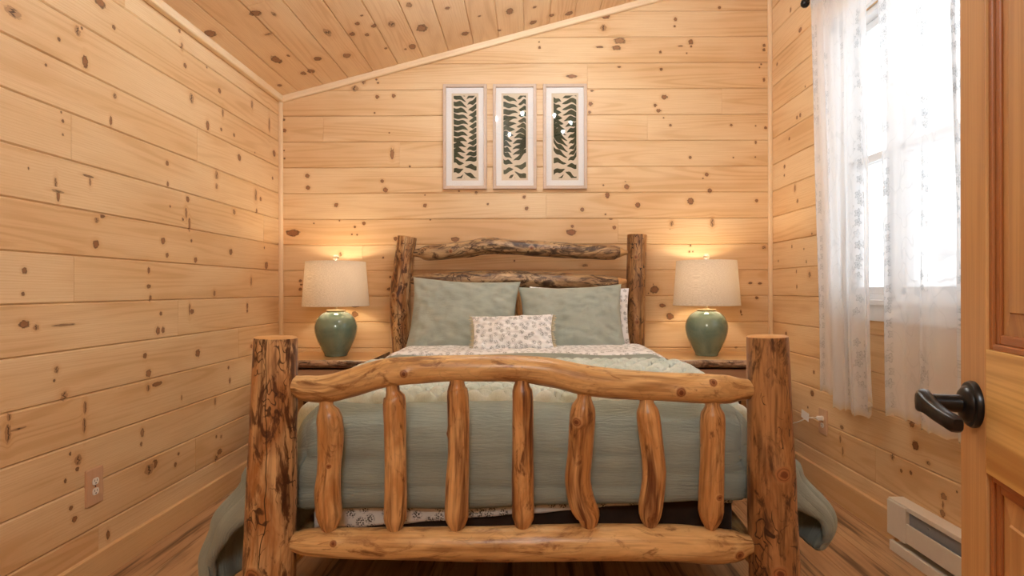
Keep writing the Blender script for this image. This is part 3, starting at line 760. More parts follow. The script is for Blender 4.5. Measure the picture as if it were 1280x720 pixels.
mb = MB(); mb.box((tg.x - .0008, tg.y - .045, tg.z - .024), (tg.x + .0008, tg.y + .045, tg.z + .024), 1, 0, M=Matrix.Translation(tg) @ Matrix.Rotation(.12, 4, 'X') @ Matrix.Translation(-tg)); mb.build('paper_tag', M['mat'], cord)

# ------------------------------------------------------------------ pine door, open into the room
AL = math.atan2(.2907, .9568)
LE = Vector((.653 + .2907 * .045, .85 + .9568 * .045, 0))                   # latch edge of the face
door = empty('door_1', LE, kind='structure')
# door space: s runs from latch edge to hinge, t is depth behind the visible face, z up
DM = Matrix(((-math.sin(AL), math.cos(AL), 0, LE.x), (-math.cos(AL), -math.sin(AL), 0, LE.y), (0, 0, 1, 0), (0, 0, 0, 1)))
DW, DT, DZ0, DZ1 = .76, .035, .008, 2.03
SW = .082
RZ = [(DZ0, .22), (.931, 1.104), (1.62, 1.72), (1.92, DZ1)]                 # rails
mb = MB()
mb.box((0, 0, DZ0), (SW, DT, DZ1), 2, .001, 11.3, M=DM); mb.build('stile', M['door'], door)
mb = MB(); mb.box((DW - SW, 0, DZ0), (DW, DT, DZ1), 2, .001, 13.1, M=DM); mb.build('stile', M['door'], door)
mb = MB(); mb.box((DW / 2 - .045, 0.0002, DZ0 + .2), (DW / 2 + .045, DT - .0002, DZ1 - .1), 2, .001, 15.1, M=DM); mb.build('stile', M['door'], door)
for i, (a, b) in enumerate(RZ):
    mb = MB(); mb.box((SW, 0.0001, a), (DW - SW, DT - .0001, b), 0, .001, 17.3 + i, M=DM); mb.build('rail', M['rail'], door)
for i in range(3):
    z0, z1 = RZ[i][1], RZ[i + 1][0]
    for (a, b) in ((SW, DW / 2 - .045), (DW / 2 + .045, DW - SW)):
        # sticking: stepped moulding round the opening, both faces
        mb = MB()
        m_ = .022
        for (t0, t1) in ((.004, .012), (DT - .012, DT - .004)):
            for (o0, o1, tt0, tt1) in ((0, .009, t0, t1), (.009, m_, t0 + (.004 if t0 < .01 else 0), t1 + (.002 if t0 < .01 else -.004))):
                mb.box((a + o0, tt0, z0 + o0), (a + o1, tt1, z1 - o0), 2, .002, 21.0, M=DM); mb.box((b - o1, tt0, z0 + o0), (b - o0, tt1, z1 - o0), 2, .002, 22.0, M=DM)
                mb.box((a + o1, tt0, z0 + o0), (b - o1, tt1, z0 + o1), 0, .002, 23.0, M=DM); mb.box((a + o1, tt0, z1 - o1), (b - o1, tt1, z1 - o0), 0, .002, 24.0, M=DM)
        mb.build('moulding', M['mould'], door)
        # raised panel: sloped border rising to a flat field
        mb = MB(); e = .034
        A0, B0, Z0, Z1 = a + .012, b - .012, z0 + .012, z1 - .012
        def ringp(t, d): return [(A0 + d, t, Z0 + d), (B0 - d, t, Z0 + d), (B0 - d, t, Z1 - d), (A0 + d, t, Z1 - d)]
        sd = 30.0 + i
        prof = [(.013, 0), (.013, .006), (.0075, .006 + e), (.005, .008 + e)]
        vs = []
        for t, d in prof: vs += ringp(t, d)
        for t, d in reversed(prof): vs += ringp(DT - t, d)
        fs = [(4 * i_ + j, 4 * i_ + (j + 1) % 4, 4 * i_ + 4 + (j + 1) % 4, 4 * i_ + 4 + j) for i_ in range(7) for j in range(4)]
        fs = [f for f in fs if not (f[0] // 4 == 3)]
        fs += [(12, 13, 14, 15), (19, 18, 17, 16)]
        mb.add([DM @ Vector(v) for v in vs], fs, [(v[2] + sd, v[0] + sd, sd) for v in vs]); mb.build('panel', M['door'], door)
# lever handle
hs, hz = .046, 1.02
def D(s, t, z): return DM @ Vector((s, t, z))
RM = DM @ Matrix.Translation((hs, 0, hz)) @ Matrix.Rotation(PI / 2, 4, 'X')   # local z points out of the face
hd = empty('door_handle', (0, 0, 0)); hd.parent = door; hd.location = local(door, D(hs, 0, hz))
def hbuild(mb, name):
    me = bpy.data.meshes.new(name); o0 = D(hs, 0, hz)
    me.from_pydata([tuple(Vector(v) - o0) for v in mb.v], [], mb.f); me.update()
    o = link(name, me, M['black'], hd, True); me.set_sharp_from_angle(angle=.7); return o
mb = MB(); mb.lathe([(.034, .0), (.0345, .004), (.032, .008), (.027, .009), (.026, .012), (.021, .016), (.013, .018)], 40, M=RM, cap=True); hbuild(mb, 'rose')
mb = MB(); mb.lathe([(.0135, .016), (.0125, .03), (.0125, .054)], 24, M=RM, cap=True); hbuild(mb, 'neck')
# lever: a flat paddle that leaves the neck, turns towards the hinge and swells at its end
mb = MB(); n = 16; cs = [(-.016, -.058, 0, .010, .017), (-.008, -.062, 0, .011, .017), (.004, -.062, 0, .0115, .015), (.016, -.060, -.004, .0105, .0125), (.036, -.056, -.010, .0098, .0115), (.056, -.052, -.014, .0095, .011), (.074, -.049, -.016, .0095, .0115), (.080, -.048, -.016, .006, .008)]
vs, fs = [], []
for (ds, t, dz, rt, rz_) in cs:
    for k_ in range(n):
        a = 2 * PI * k_ / n
        vs.append(D(hs + ds, t + rt * math.copysign(abs(math.cos(a)) ** .6, math.cos(a)), hz + dz + rz_ * math.copysign(abs(math.sin(a)) ** .6, math.sin(a))))
for i in range(len(cs) - 1):
    for k_ in range(n):
        fs.append((i * n + k_, i * n + (k_ + 1) % n, (i + 1) * n + (k_ + 1) % n, (i + 1) * n + k_))
fs.append(tuple(range(n))); fs.append(tuple((len(cs) - 1) * n + k_ for k_ in range(n - 1, -1, -1)))
mb.add(vs, fs); hbuild(mb, 'lever')

# ------------------------------------------------------------------ log work
def catmull(pts, radii, step):
    P = [Vector(p) for p in pts]; out = []; rr = []
    for i in range(len(P) - 1):
        p0 = P[max(i - 1, 0)]; p1 = P[i]; p2 = P[i + 1]; p3 = P[min(i + 2, len(P) - 1)]
        n = max(2, int((p2 - p1).length / step))
        for j in range(n):
            t = j / n; t2, t3 = t * t, t * t * t
            out.append(.5 * (2 * p1 + (p2 - p0) * t + (2 * p0 - 5 * p1 + 4 * p2 - p3) * t2 + (3 * p1 - p0 - 3 * p2 + p3) * t3))
            s_ = t * t * (3 - 2 * t); rr.append(radii[i] * (1 - s_) + radii[i + 1] * s_)
    out.append(P[-1]); rr.append(radii[-1])
    return out, rr

def log(name, pts, radii, mat, parent, seed, bump=.05, n=36, step=.014, knots=(), endmat=None, tip=None):
    """knots: (fraction along, angle in degrees, radius) - branch eyes that also swell the surface"""
    C, R = catmull(pts, radii, step); m = len(C)
    S = [0.0]
    for i in range(1, m): S.append(S[-1] + (C[i] - C[i - 1]).length)
    V = []; LC = []; UV = []; Fc = []
    Rm = sum(R) / len(R)
    t0 = (C[-1] - C[0]).normalized()
    ref = Vector((0, -1, 0)) if abs(t0.y) < .7 else Vector((0, 0, 1))         # angle 0 faces the room
    kk = [(f * S[-1], math.radians(a) * Rm, r, r, 1.0) for (f, a, r) in knots]
    for i in range(m):
        t = (C[min(i + 1, m - 1)] - C[max(i - 1, 0)]).normalized()
        nr = (ref - t * ref.dot(t)).normalized(); bn = t.cross(nr)
        for j in range(n + 1):
            a = -PI + 2 * PI * j / n
            ca_, sa_ = math.cos(a), math.sin(a)
            q = Vector((ca_ * 2.2, sa_ * 2.2, S[i] * 5 + seed * 3.7))
            d = 1 + bump * noise.noise(q) + bump * .45 * noise.noise(q * 2.7) + bump * .15 * noise.noise(Vector((ca_ * 9, sa_ * 9, S[i] * 3 + seed)))
            for (ks, kv, kr, _, _) in kk:
                e = math.hypot(S[i] - ks, a * Rm - kv) / (kr * 1.9)
                if e < 2: d += .14 * math.exp(-e * e * 1.6)
            rr = R[i] * d
            V.append(local(parent, C[i] + nr * ca_ * rr + bn * sa_ * rr))
            LC.append((Rm * ca_, Rm * sa_, S[i])); UV.append((S[i], a * Rm))
    for i in range(m - 1):
        for j in range(n):
            b = i * (n + 1) + j
            Fc.append((b, b + 1, b + n + 2, b + n + 1))
    nside = len(Fc)
    for (i, rev) in ((0, True), (m - 1, False)):
        b0 = len(V)
        t = (C[1] - C[0]).normalized() * -1 if i == 0 else (C[-1] - C[-2]).normalized()
        rim = [Vector(V[i * (n + 1) + j]) for j in range(n)]; cen = sum(rim, Vector()) / n
        for f_, o_ in ((.9, .35), (.0, .5)):
            if f_ > 0:
                for j in range(n):
                    V.append(cen + (rim[j] - cen) * f_ + t * R[i] * .06); LC.append((Rm * f_, Rm * .5, S[i] + .5)); UV.append((99, 99))
            else:
                V.append(cen + t * R[i] * .07); LC.append((0, 0, S[i] + .6)); UV.append((99, 99))
        for j in range(n):
            j2 = (j + 1) % n
            f = (i * (n + 1) + j, b0 + j, b0 + j2, i * (n + 1) + j2); Fc.append(f if not rev else f[::-1])
            f = (b0 + j, b0 + n, b0 + j2); Fc.append(f if not rev else f[::-1])
    me = bpy.data.meshes.new(name); me.from_pydata([tuple(v) for v in V], [], Fc); me.update()
    me.flip_normals()
    a = me.attributes.new('lc', 'FLOAT_VECTOR', 'POINT'); a.data.foreach_set('vector', np.array(LC, dtype=np.float32).ravel())
    a = me.attributes.new('ls', 'FLOAT', 'POINT'); a.data.foreach_set('value', np.full(len(V), seed * 5.17, dtype=np.float32))
    UVn = np.array(UV); vi = np.zeros(len(me.loops), dtype=np.int32); me.loops.foreach_get('vertex_index', vi)
    lt = np.zeros(len(me.polygons), dtype=np.int32); me.polygons.foreach_get('loop_total', lt)
    st = np.concatenate(([0], np.cumsum(lt)[:-1])); cu = UVn[vi]
    set_knots(me, np.add.reduceat(cu, st, axis=0) / lt[:, None], cu, kk)
    o = link(name, me, [mat, endmat or mat], parent, True)
    mi = [1 if tip and S[f_ // n] > tip * S[-1] else 0 for f_ in range(nside)] + [1] * (len(Fc) - nside); me.polygons.foreach_set('material_index', mi)
    me.set_sharp_from_angle(angle=1.0)
    return o

YFB, YHB = 1.84, 3.945
bed = empty('log_bed', (-.02, 2.9, 0), 'rustic peeled-log bed frame with posts, rails and seven foot spindles', 'bed')
def fb(px, py): return at_y(px, py, YFB)
def hb(px, py): return at_y(px, py, YHB)
pxr = YFB / F
def xz(p, z): return Vector((p.x, p.y, z))
# foot posts
a, b = fb(345, 421.5), fb(336, 720); dx = (b.x - a.x) / (b.z - a.z)
lp = lambda z: Vector((a.x + dx * (z - a.z), YFB, z))
log('foot_post', [lp(0), lp(.3), lp(.55), lp(.8), a], [.083, .079, .076, .071, .066], M['post'], bed, 1.3, .035, 44, .02, [(.30, -12, .020)], M['endg'])
a2, b2 = fb(959, 421.5), fb(967, 720); dx2 = (b2.x - a2.x) / (b2.z - a2.z)
rp = lambda z: Vector((a2.x + dx2 * (z - a2.z), YFB, z))
log('foot_post', [rp(0), rp(.3), rp(.55), rp(.8), a2], [.077, .076, .073, .067, .062], M['postr'], bed, 2.9, .035, 44, .02, [(.60, 5, .019), (.31, -10, .016)], M['endg'])
# foot rails (tapered tips run into the posts)
def fpts(lst): return [fb(x, y) for (x, y, r) in lst], [r * pxr for (x, y, r) in lst]
top = [(350, 480, 9), (366, 481, 12), (385, 485, 16), (410, 485, 17), (445, 476, 18), (480, 466, 18), (520, 462, 17), (560, 460, 16.5), (600, 460, 16.5), (650, 461, 16.5), (690, 466, 18), (730, 475, 19), (770, 480, 18.5), (820, 483, 18), (870, 485.5, 18.5), (905, 487, 18), (930, 487, 13), (946, 487, 10)]
P, R = fpts(top); log('foot_rail', P, R, M['railg'], bed, 4.4, .06, 36, .014, [(.835, 10, .012), (.90, -32, .010), (.27, 5, .010)])
low = [(350, 676, 8), (363, 676, 11), (392, 677, 17), (450, 678.5, 18.5), (520, 679, 19.5), (600, 679.5, 20.5), (680, 678.5, 21.5), (760, 678, 21.5), (840, 679, 21.5), (885, 682, 21.5), (915, 683, 19), (936, 681, 11), (950, 680, 8)]
P, R = fpts(low); log('foot_rail', P, R, M['railg'], bed, 5.8, .05, 36, .014, [(.945, 10, .012), (.12, -20, .009)])
# seven spindles: narrow tenon, shoulder, wandering body, pointed foot
SP = [
 [(408, 488, 8), (408, 506, 8.5), (410, 514, 13.5), (412, 524, 16), (413, 545, 16), (411, 585, 14.5), (409, 615, 16), (411, 642, 16), (411, 650, 14), (411, 668, 5)],
 [(490, 472, 8), (491, 489, 8.5), (493, 496, 12.5), (493, 504, 14), (494, 560, 13.5), (494, 620, 14), (493, 647, 14), (493, 653, 12), (493, 670, 4)],
 [(571, 466, 9), (571, 479, 9.5), (571, 486, 12), (572, 494, 13.5), (573, 560, 13), (571, 605, 14.5), (570, 644, 15), (570, 651, 13), (570, 668, 4)],
 [(652, 466, 8.5), (652, 479, 9), (652, 487, 12), (653, 496, 13), (653, 560, 13), (653, 610, 13.5), (653, 645, 14), (653, 651, 12), (652, 667, 4)],
 [(730, 482, 8), (730, 498, 9), (729, 507, 14), (728, 518, 16), (725, 565, 15.5), (722, 600, 16), (727, 628, 16.5), (734, 643, 15), (735, 650, 12.5), (735, 667, 4)],
 [(808, 488, 8), (808, 504, 9), (809, 512, 13), (810, 522, 14.5), (815, 565, 14), (817, 595, 14.5), (813, 632, 15), (812, 644, 13.5), (812, 664, 4)],
 [(890, 492, 8), (890, 508, 9), (890, 516, 13.5), (890, 526, 15), (890, 570, 14.5), (889, 605, 15.5), (888, 638, 15.5), (888, 647, 13.5), (888, 666, 4)]]
SK = {4: [(.77, -30, .011)], 2: [(.63, -75, .008)], 6: [(.28, 20, .008)], 0: [(.5, 15, .006)]}
for i, s in enumerate(SP):
    P, R = fpts(s); log('spindle', P[::-1], R[::-1], M['spin'], bed, 7.1 + i * 1.37, .05, 28, .012, SK.get(i, ()))
# head posts and rails
hxr = YHB / F
hl = [(503, 440), (501, 405), (500, 370), (504, 335), (509, 296)]
pts = [hb(*p) for p in hl]; pts = [Vector((pts[0].x, YHB, 0)), Vector((pts[0].x, YHB, .4))] + pts
log('head_post', pts, [.07, .068, 12 * hxr, 12.5 * hxr, 12.5 * hxr, 12 * hxr, 12 * hxr], M['post'], bed, 11.7, .06, 36, .02, [(.86 * .86, -25, .013)], M['endg'])
hr = [(793, 440), (794, 405), (794.5, 370), (795.5, 335), (796.5, 294)]
pts = [hb(*p) for p in hr]; pts = [Vector((pts[0].x, YHB, 0)), Vector((pts[0].x, YHB, .4))] + pts
log('head_post', pts, [.068, .067, 12 * hxr, 12 * hxr, 12 * hxr, 12 * hxr, 12 * hxr], M['postr'], bed, 13.1, .03, 36, .02, [(.90, -15, .011), (.62, 0, .012)], M['endg'])
hp = lambda l: ([hb(x, y) for x, y, r in l], [r * hxr for x, y, r in l])
P, R = hp([(512, 316, 3), (522, 316, 5), (536, 316, 9.5), (560, 314, 10), (586, 311, 10.5), (610, 307, 10.5), (640, 309, 9.5), (666, 310.5, 9.5), (719, 314, 9.5), (755, 315.5, 9.2), (768, 315.6, 9), (772, 315.6, 7), (784, 316, 2.5), (790, 316, 2.5)])
log('head_rail', P, R, M['head'], bed, 15.9, .09, 32, .014, [(.19, 5, .010), (.55, 0, .012)], M['endg'], .938)
P, R = hp([(512, 350, 4), (526, 350, 7), (545, 350.5, 9.5), (580, 350, 10.5), (639, 349, 11), (692, 351, 10.2), (740, 353, 9.5), (764, 353.5, 8.5), (770, 353.5, 7), (784, 352, 2.5), (790, 352, 2.5)])
log('head_rail', P, R, M['head'], bed, 17.2, .09, 32, .014, (), M['endg'], .932)
P, R = hp([(505, 446, 6), (530, 446, 10), (640, 446, 10.5), (760, 446, 10), (790, 446, 6)])
log('head_rail', P, R, M['head'], bed, 18.2, .06, 28, .02)
for i, x in enumerate((543, 579.5, 616, 652, 688.5, 724, 760)):
    P, R = hp([(x, 352, 3), (x, 362, 3.2), (x, 372, 6), (x, 400, 6.3), (x, 432, 6), (x, 438, 3), (x, 446, 3)])
    log('head_spindle', P[::-1], R[::-1], M['spin'], bed, 20 + i, .04, 20, .02)
# side rails, tucked against the box spring
for sx in (-1, 1):
    x = -.02 + sx * .775
    log('side_rail', [(x, YFB, .30), (x, 2.4, .30), (x, 3.3, .30), (x, YHB, .30)], [.03, .05, .05, .03], M['railg'], bed, 30 + sx, .03, 24, .05)
# slats carrying the box spring
mb = MB()
for y in (2.15, 2.6, 3.05, 3.5):
    mb.box((-.78, y, .255), (.74, y + .09, .275), 0, .002)
mb.build('slats', M['base'], bed)

# ------------------------------------------------------------------ bedding
def cloth(name, nu, nv, fn, mats, parent=None, thick=0.0, puffy=None):
    """a sheet of cloth from fn(u, v); puffy = (thickness, width, length, rim) makes a filled quilt whose hem rounds off"""
    V = []; UV = []; Fc = []
    for i in range(nu + 1):
        for j in range(nv + 1):
            p, uv = fn(i / nu, j / nv); V.append(tuple(p)); UV.append(tuple(uv))
    for i in range(nu):
        for j in range(nv):
            b = i * (nv + 1) + j; Fc.append((b, b + nv + 1, b + nv + 2, b + 1))
    me = bpy.data.meshes.new(name); me.from_pydata(V, [], Fc); me.update()
    if puffy:
        T, wu, wv, rim = puffy
        N = len(V); nor = [v.normal.copy() for v in me.vertices]; idx = {}
        V2 = list(V); UV2 = list(UV)
        for i in range(nu + 1):
            for j in range(nv + 1):
                k_ = i * (nv + 1) + j
                d = min(i / nu * wu, (1 - i / nu) * wu, j / nv * wv, (1 - j / nv) * wv)
                if d <= 1e-9: idx[k_] = k_; continue
                e = min(1, d / rim); t = T * math.sqrt(max(0, 1 - (1 - e) ** 2))
                V2[k_] = tuple(Vector(V[k_]) + nor[k_] * t * .3)
                idx[k_] = len(V2); V2.append(tuple(Vector(V[k_]) - nor[k_] * t * .7)); UV2.append(UV[k_])
        Fc = Fc + [tuple(idx[q] for q in f[::-1]) for f in Fc]
        V, UV = V2, UV2
        me = bpy.data.meshes.new(name); me.from_pydata(V, [], Fc); me.update()
    a = me.attributes.new('fuv', 'FLOAT_VECTOR', 'POINT'); a.data.foreach_set('vector', np.array(UV, dtype=np.float32).ravel())
    o = link(name, me, mats, parent, True)
    if thick:
        s = o.modifiers.new('thick', 'SOLIDIFY'); s.thickness = abs(thick); s.offset = -1; s.use_rim = True
    return o

def soft_box(name, lo, hi, r, mat, label, cat, nseg=5, uvscale=1.0):
    bm = bmesh.new(); bmesh.ops.create_cube(bm, size=1.0)
    lo, hi = Vector(lo), Vector(hi); c = (lo + hi) / 2; d = hi - lo
    for v in bm.verts: v.co = Vector((v.co.x * d.x, v.co.y * d.y, v.co.z * d.z))
    bmesh.ops.bevel(bm, geom=bm.edges[:], offset=r, segments=nseg, profile=.5, affect='EDGES')
    me = bpy.data.meshes.new(name); bm.to_mesh(me); bm.free()
    UV = [(v.co.x + v.co.y * .3, v.co.z + v.co.y, 0) for v in me.vertices]
    a = me.attributes.new('fuv', 'FLOAT_VECTOR', 'POINT'); a.data.foreach_set('vector', np.array(UV, dtype=np.float32).ravel())
    o = link(name, me, mat, None, True); me.set_sharp_from_angle(angle=1.2); o.location = c
    return tag(o, label, cat)
XB = -.02
soft_box('box_spring', (XB - .725, 1.99, .276), (XB + .725, 3.86, .475), .02, M['boxs'], 'dark brown box spring showing above the lower foot rail', 'box spring')
soft_box('mattress', (XB - .735, 1.985, .476), (XB + .735, 3.86, .715), .05, M['flor'], 'thick mattress under the sage bedding of the log bed', 'mattress')

W0, RC = .665, .105
YT = 2.075                                                                   # where the flat top ends at the foot
def side_out(e):
    """(out, drop) of a cloth that has run e past the flat top"""
    if e < RC * PI / 2:
        return RC * math.sin(e / RC), RC * (1 - math.cos(e / RC))
    q = e - RC * PI / 2
    return RC, RC + q
def interp(x, tab):
    for (a, b), (c, d) in zip(tab[:-1], tab[1:]):
        if x <= c:
            t = (x - a) / (c - a); t = max(0, min(1, t)); t = t * t * (3 - 2 * t); return b + (d - b) * t
    return tab[-1][1]
FLARE_R = [(0, 0), (.115, .19), (.325, .315), (.47, .27), (.62, .20)]
FLARE_L = [(0, 0), (.145, .20), (.35, .31), (.5, .345), (.7, .335)]
ZTOP = .80
def drape(a, b, lift=0.0, flare=1.0):
    """cloth point: a across (signed, from the bed's middle), b distance before the flat top's foot end (negative = still on top)"""
    ea = max(0.0, abs(a) - W0); eb = max(0.0, b); sg = 1 if a >= 0 else -1
    r = math.hypot(ea, eb)
    y = YT - min(b, 0.0); x = XB + sg * min(abs(a), W0); z = ZTOP
    z -= .045 * interp(2.55 - y, [(0, 0), (.5, 1)])
    if r > 0:
        cx, cy = ea / r, eb / r
        o, d = side_out(r); q = max(0.0, r - RC * PI / 2)
        far = max(0.0, min(1.0, (y - 2.1) / .7))
        fx = interp(q, FLARE_R if sg > 0 else FLARE_L) * flare * (1 - .75 * far)
        x += sg * (o * cx + fx * cx ** .7 if cx > 0 else 0)
        y -= (o * .95) * (cy if cx < .02 else cy) + .012 * math.sin(q * 9) * cy
        z -= d * (1 - .10 * cx * min(1, q * 2))
    return Vector((x, y, z))
def puff(a, b):
    n1 = noise.noise((a * 2.2, b * 2.2, 1.3)); n2 = noise.noise((a * 6, b * 9, 4.1)); n3 = noise.noise((a * 3.0, b * 22, 8.8))
    return .012 * n1 + .006 * n2 + .0045 * n3
AL_, AR_ = -1.46, 1.275
B0, B1 = -1.07, .365
def normal_of(fn, a, b, e=.006):
    p = fn(a, b); da = fn(a + e, b) - fn(a - e, b); db = fn(a, b + e) - fn(a, b - e)
    n = da.cross(-db)
    return p, (n.normalized() if n.length > 1e-9 else Vector((0, 0, 1)))
def comf(u, v):
    a = AL_ + (AR_ - AL_) * u; b = B0 + (B1 - B0) * v
    # the right end of the hem rides a little higher than the left
    bb = b if b < 0 else b * (1.0 - .09 * max(0, min(1, (a + .2) / .8)))
    ea = max(0, abs(a) - W0); eb = max(0, bb)
    if ea > 0 and eb > 0:                                                    # rounded corner of the quilt
        EA = (AR_ if a > 0 else -AL_) - W0; pa, pb = ea / EA, eb / B1
        f = max(pa, pb) / math.hypot(pa, pb); ea *= f; eb *= f
        a = math.copysign(W0 + ea, a); bb = eb
    p, n = normal_of(drape, a, bb)
    w = puff(a, bb)
    w += .012 * math.sin(9 * bb + 3 * a) * min(1, ea / .3) + .007 * math.sin(31 * bb + 5 * noise.noise((a * 1.5, bb * 4, 2))) * min(1, ea / .3)
    if ea < .05: w += .010 * noise.noise((a * 1.2, bb * 26, 6.6)) * min(1, eb / .12) + .022 * math.sin(PI * min(1, eb / .42)) * min(1, eb / .05)
    p = p + n * (.016 + w)
    return p, (a, bb, 0)
comforter = cloth('comforter', 220, 170, comf, M['sage'], puffy=(.034, (AR_ - AL_), (B1 - B0), .05))
tag(comforter, 'sage green gauze comforter spread over the bed and hanging at both sides', 'comforter')
# its floral reverse, folded back below the pillows
def fold(u, v):
    a = -.98 + 1.96 * u; b = B0 - .42 + .46 * v
    p, n = normal_of(drape, a, b)
    edge = max(0, 1 - (1 - v) / .08)
    return p + n * (.030 - .012 * edge ** 2 + .006 * noise.noise((a * 4, b * 7, 3.2)) + .004 * noise.noise((a * 14, b * 14, 3.2))), (a, b, 2)
cloth('folded_reverse', 130, 40, fold, M['flor'], comforter, thick=-.02)['label'] = 'white floral reverse side'
# floral sheet hanging below the comforter at the foot
def sheet(u, v):
    x = XB - .715 + 1.43 * u
    zb = .376 + .088 * min(1, max(0, (u - .12) / .75)) + .006 * noise.noise((x * 5, 1, 2))
    if v < .4:
        y = 3.0 - (3.0 - 2.03) * (v / .4); z = .720
    else:
        t = (v - .4) / .6
        if t < .2:
            an = t / .2 * PI / 2; y = 2.03 - .055 * math.sin(an); z = .720 - .055 * (1 - math.cos(an))
        else:
            q = (t - .2) / .8; y = 1.975 - .004 * math.sin(x * 40) * q; z = .665 - (.665 - zb) * q
    return Vector((x, y, z)), (x, z + (y if v < .4 else 2.0), 5)
sh = cloth('flat_sheet', 90, 60, sheet, M['florb'], thick=-.003)
tag(sh, 'floral printed sheet hanging below the comforter at the foot of the bed', 'sheet')

# plush throw across the foot of the bed
def throw(u, v):
    a = -.90 + 1.78 * u; v2 = v
    b = -.62 + .655 * v2 + .018 * noise.noise((a * 3, 0, 9))
    p, n = normal_of(drape, a, b)
    rib = (.5 + .5 * math.cos(2 * PI * (b / .058 + .12 * noise.noise((a * 5, b * 3, 2)))))
    cell = .65 + .35 * math.cos(2 * PI * a / .085 + 2.5 * math.floor(b / .058) + 2 * noise.noise((a * 2, b * 2, 5)))
    h = .026 + .030 * rib ** .7 * cell + .008 * noise.noise((a * 3, b * 5, 1))
    edge = min(1, (1 - v) / .035, v / .035)
    return p + n * (h * (.62 + .38 * edge) + .002), (a, b, 7)
th_ = cloth('throw_blanket', 420, 130, throw, M['knit'], thick=-.016)
tag(th_, 'pale green plush throw blanket across the foot of the bed', 'blanket')

# ------------------------------------------------------------------ pillows
def pillow(name, cen, Wd, Hd, T, pitch, yaw, roll, mat, label, group, seed, pinch=.05, uvs=1.0, flop=0.0):
    """a stuffed case standing on its lower edge and leaning back"""
    n = 54
    V = []; UV = []; Fc = []
    for side in (1, -1):
        for i in range(n + 1):
            for j in range(n + 1):
                a = -1 + 2 * i / n; b = -1 + 2 * j / n
                a = math.copysign(1 - (1 - abs(a)) ** 1.35, a); b = math.copysign(1 - (1 - abs(b)) ** 1.35, b)
                x = Wd / 2 * a * (1 - pinch * (1 - b * b)); z = Hd / 2 * b * (1 - pinch * 1.3 * (1 - a * a))
                q = max(0, (1 - a * a) * (1 - b * b))
                t = T / 2 * q ** .42
                wr = .016 * noise.noise((a * 2.2, b * 2.2, seed)) + .012 * noise.noise((a * 5 + b * 3, b * 6, seed + 3)) + .007 * noise.noise((a * 14, b * 5, seed + 6)) + .005 * noise.noise((a * 7 - b * 9, b * 12, seed + 1))
                cr = abs(a * b); wr += .010 * math.sin(14 * (a - math.copysign(1, a * b) * b) + seed) * cr * (1 - cr) * 2
                y = -side * (t + wr * min(1, q * 6 + .02)) 
                z += flop * a * (b + 1) * .5
                V.append((x, y, z)); UV.append((x * uvs, z * uvs, seed + side))
    N = (n + 1) ** 2
    for s_ in range(2):
        for i in range(n):
            for j in range(n):
                b0 = s_ * N + i * (n + 1) + j; f = (b0, b0 + n + 1, b0 + n + 2, b0 + 1)
                Fc.append(f if s_ == 0 else f[::-1])
    bm = bmesh.new(); me = bpy.data.meshes.new(name); me.from_pydata(V, [], Fc); me.update()
    a = me.attributes.new('fuv', 'FLOAT_VECTOR', 'POINT'); a.data.foreach_set('vector', np.array(UV, dtype=np.float32).ravel())
    bm.from_mesh(me); bmesh.ops.remove_doubles(bm, verts=bm.verts, dist=.0008); bm.to_mesh(me); bm.free()
    o = link(name, me, mat, None, True)
    o.matrix_world = Matrix.Translation(cen) @ Matrix.Rotation(yaw, 4, 'Z') @ Matrix.Rotation(-pitch, 4, 'X') @ Matrix.Rotation(roll, 4, 'Y')
    return tag(o, label, 'pillow', group)
pl_ = pillow('bed_pillow', (-.405, 3.60, 1.015), .69, .51, .22, .36, 0, .05, M['pill'], 'large sage green pillow leaning against the left bedpost', 'sage pillows at the headboard', 2.2, .075)
pr_ = pillow('bed_pillow', (.275, 3.61, .99), .66, .475, .22, .36, 0, -.03, M['pill'], 'large sage green pillow at the right of the headboard', 'sage pillows at the headboard', 6.4, .075)
pf_ = pillow('floral_pillow', (.335, 3.765, .995), .66, .43, .10, .28, 0, .02, M['flor'], 'floral pillow mostly hidden behind the right sage pillow', None, 9.1, .05)
lum = pillow('lumbar_pillow', (-.09, 3.36, .925), .485, .245, .13, .45, 0, -.03, M['flor'], 'small white floral lumbar pillow with fringed ends in front', None, 4.7, .07)
for sx in (-1, 1):
    rng = random.Random(5 + sx); mb = MB(); uv = []
    for i in range(46):
        z = -.118 + .236 * i / 45
        x = sx * .485 / 2 * (1 - .07 * (1 - (z / .1225) ** 2)) - sx * .004
        L = rng.uniform(.018, .030); dz = rng.uniform(-.008, .004); dy = rng.uniform(-.006, .006)
        mb.tube([(x, 0, z), (x + sx * L * .5, dy * .6, z + dz * .4), (x + sx * L, dy, z + dz)], [.0028, .0026, .0014], 6)
    o = mb.build('fringe', M['fringe'], None, world=False, smooth=True)
    a = o.data.attributes.new('fuv', 'FLOAT_VECTOR', 'POINT'); a.data.foreach_set('vector', np.array([(v[0], v[2], 0) for v in mb.v], dtype=np.float32).ravel())
    o.parent = lum; o['label'] = 'beige fringe'

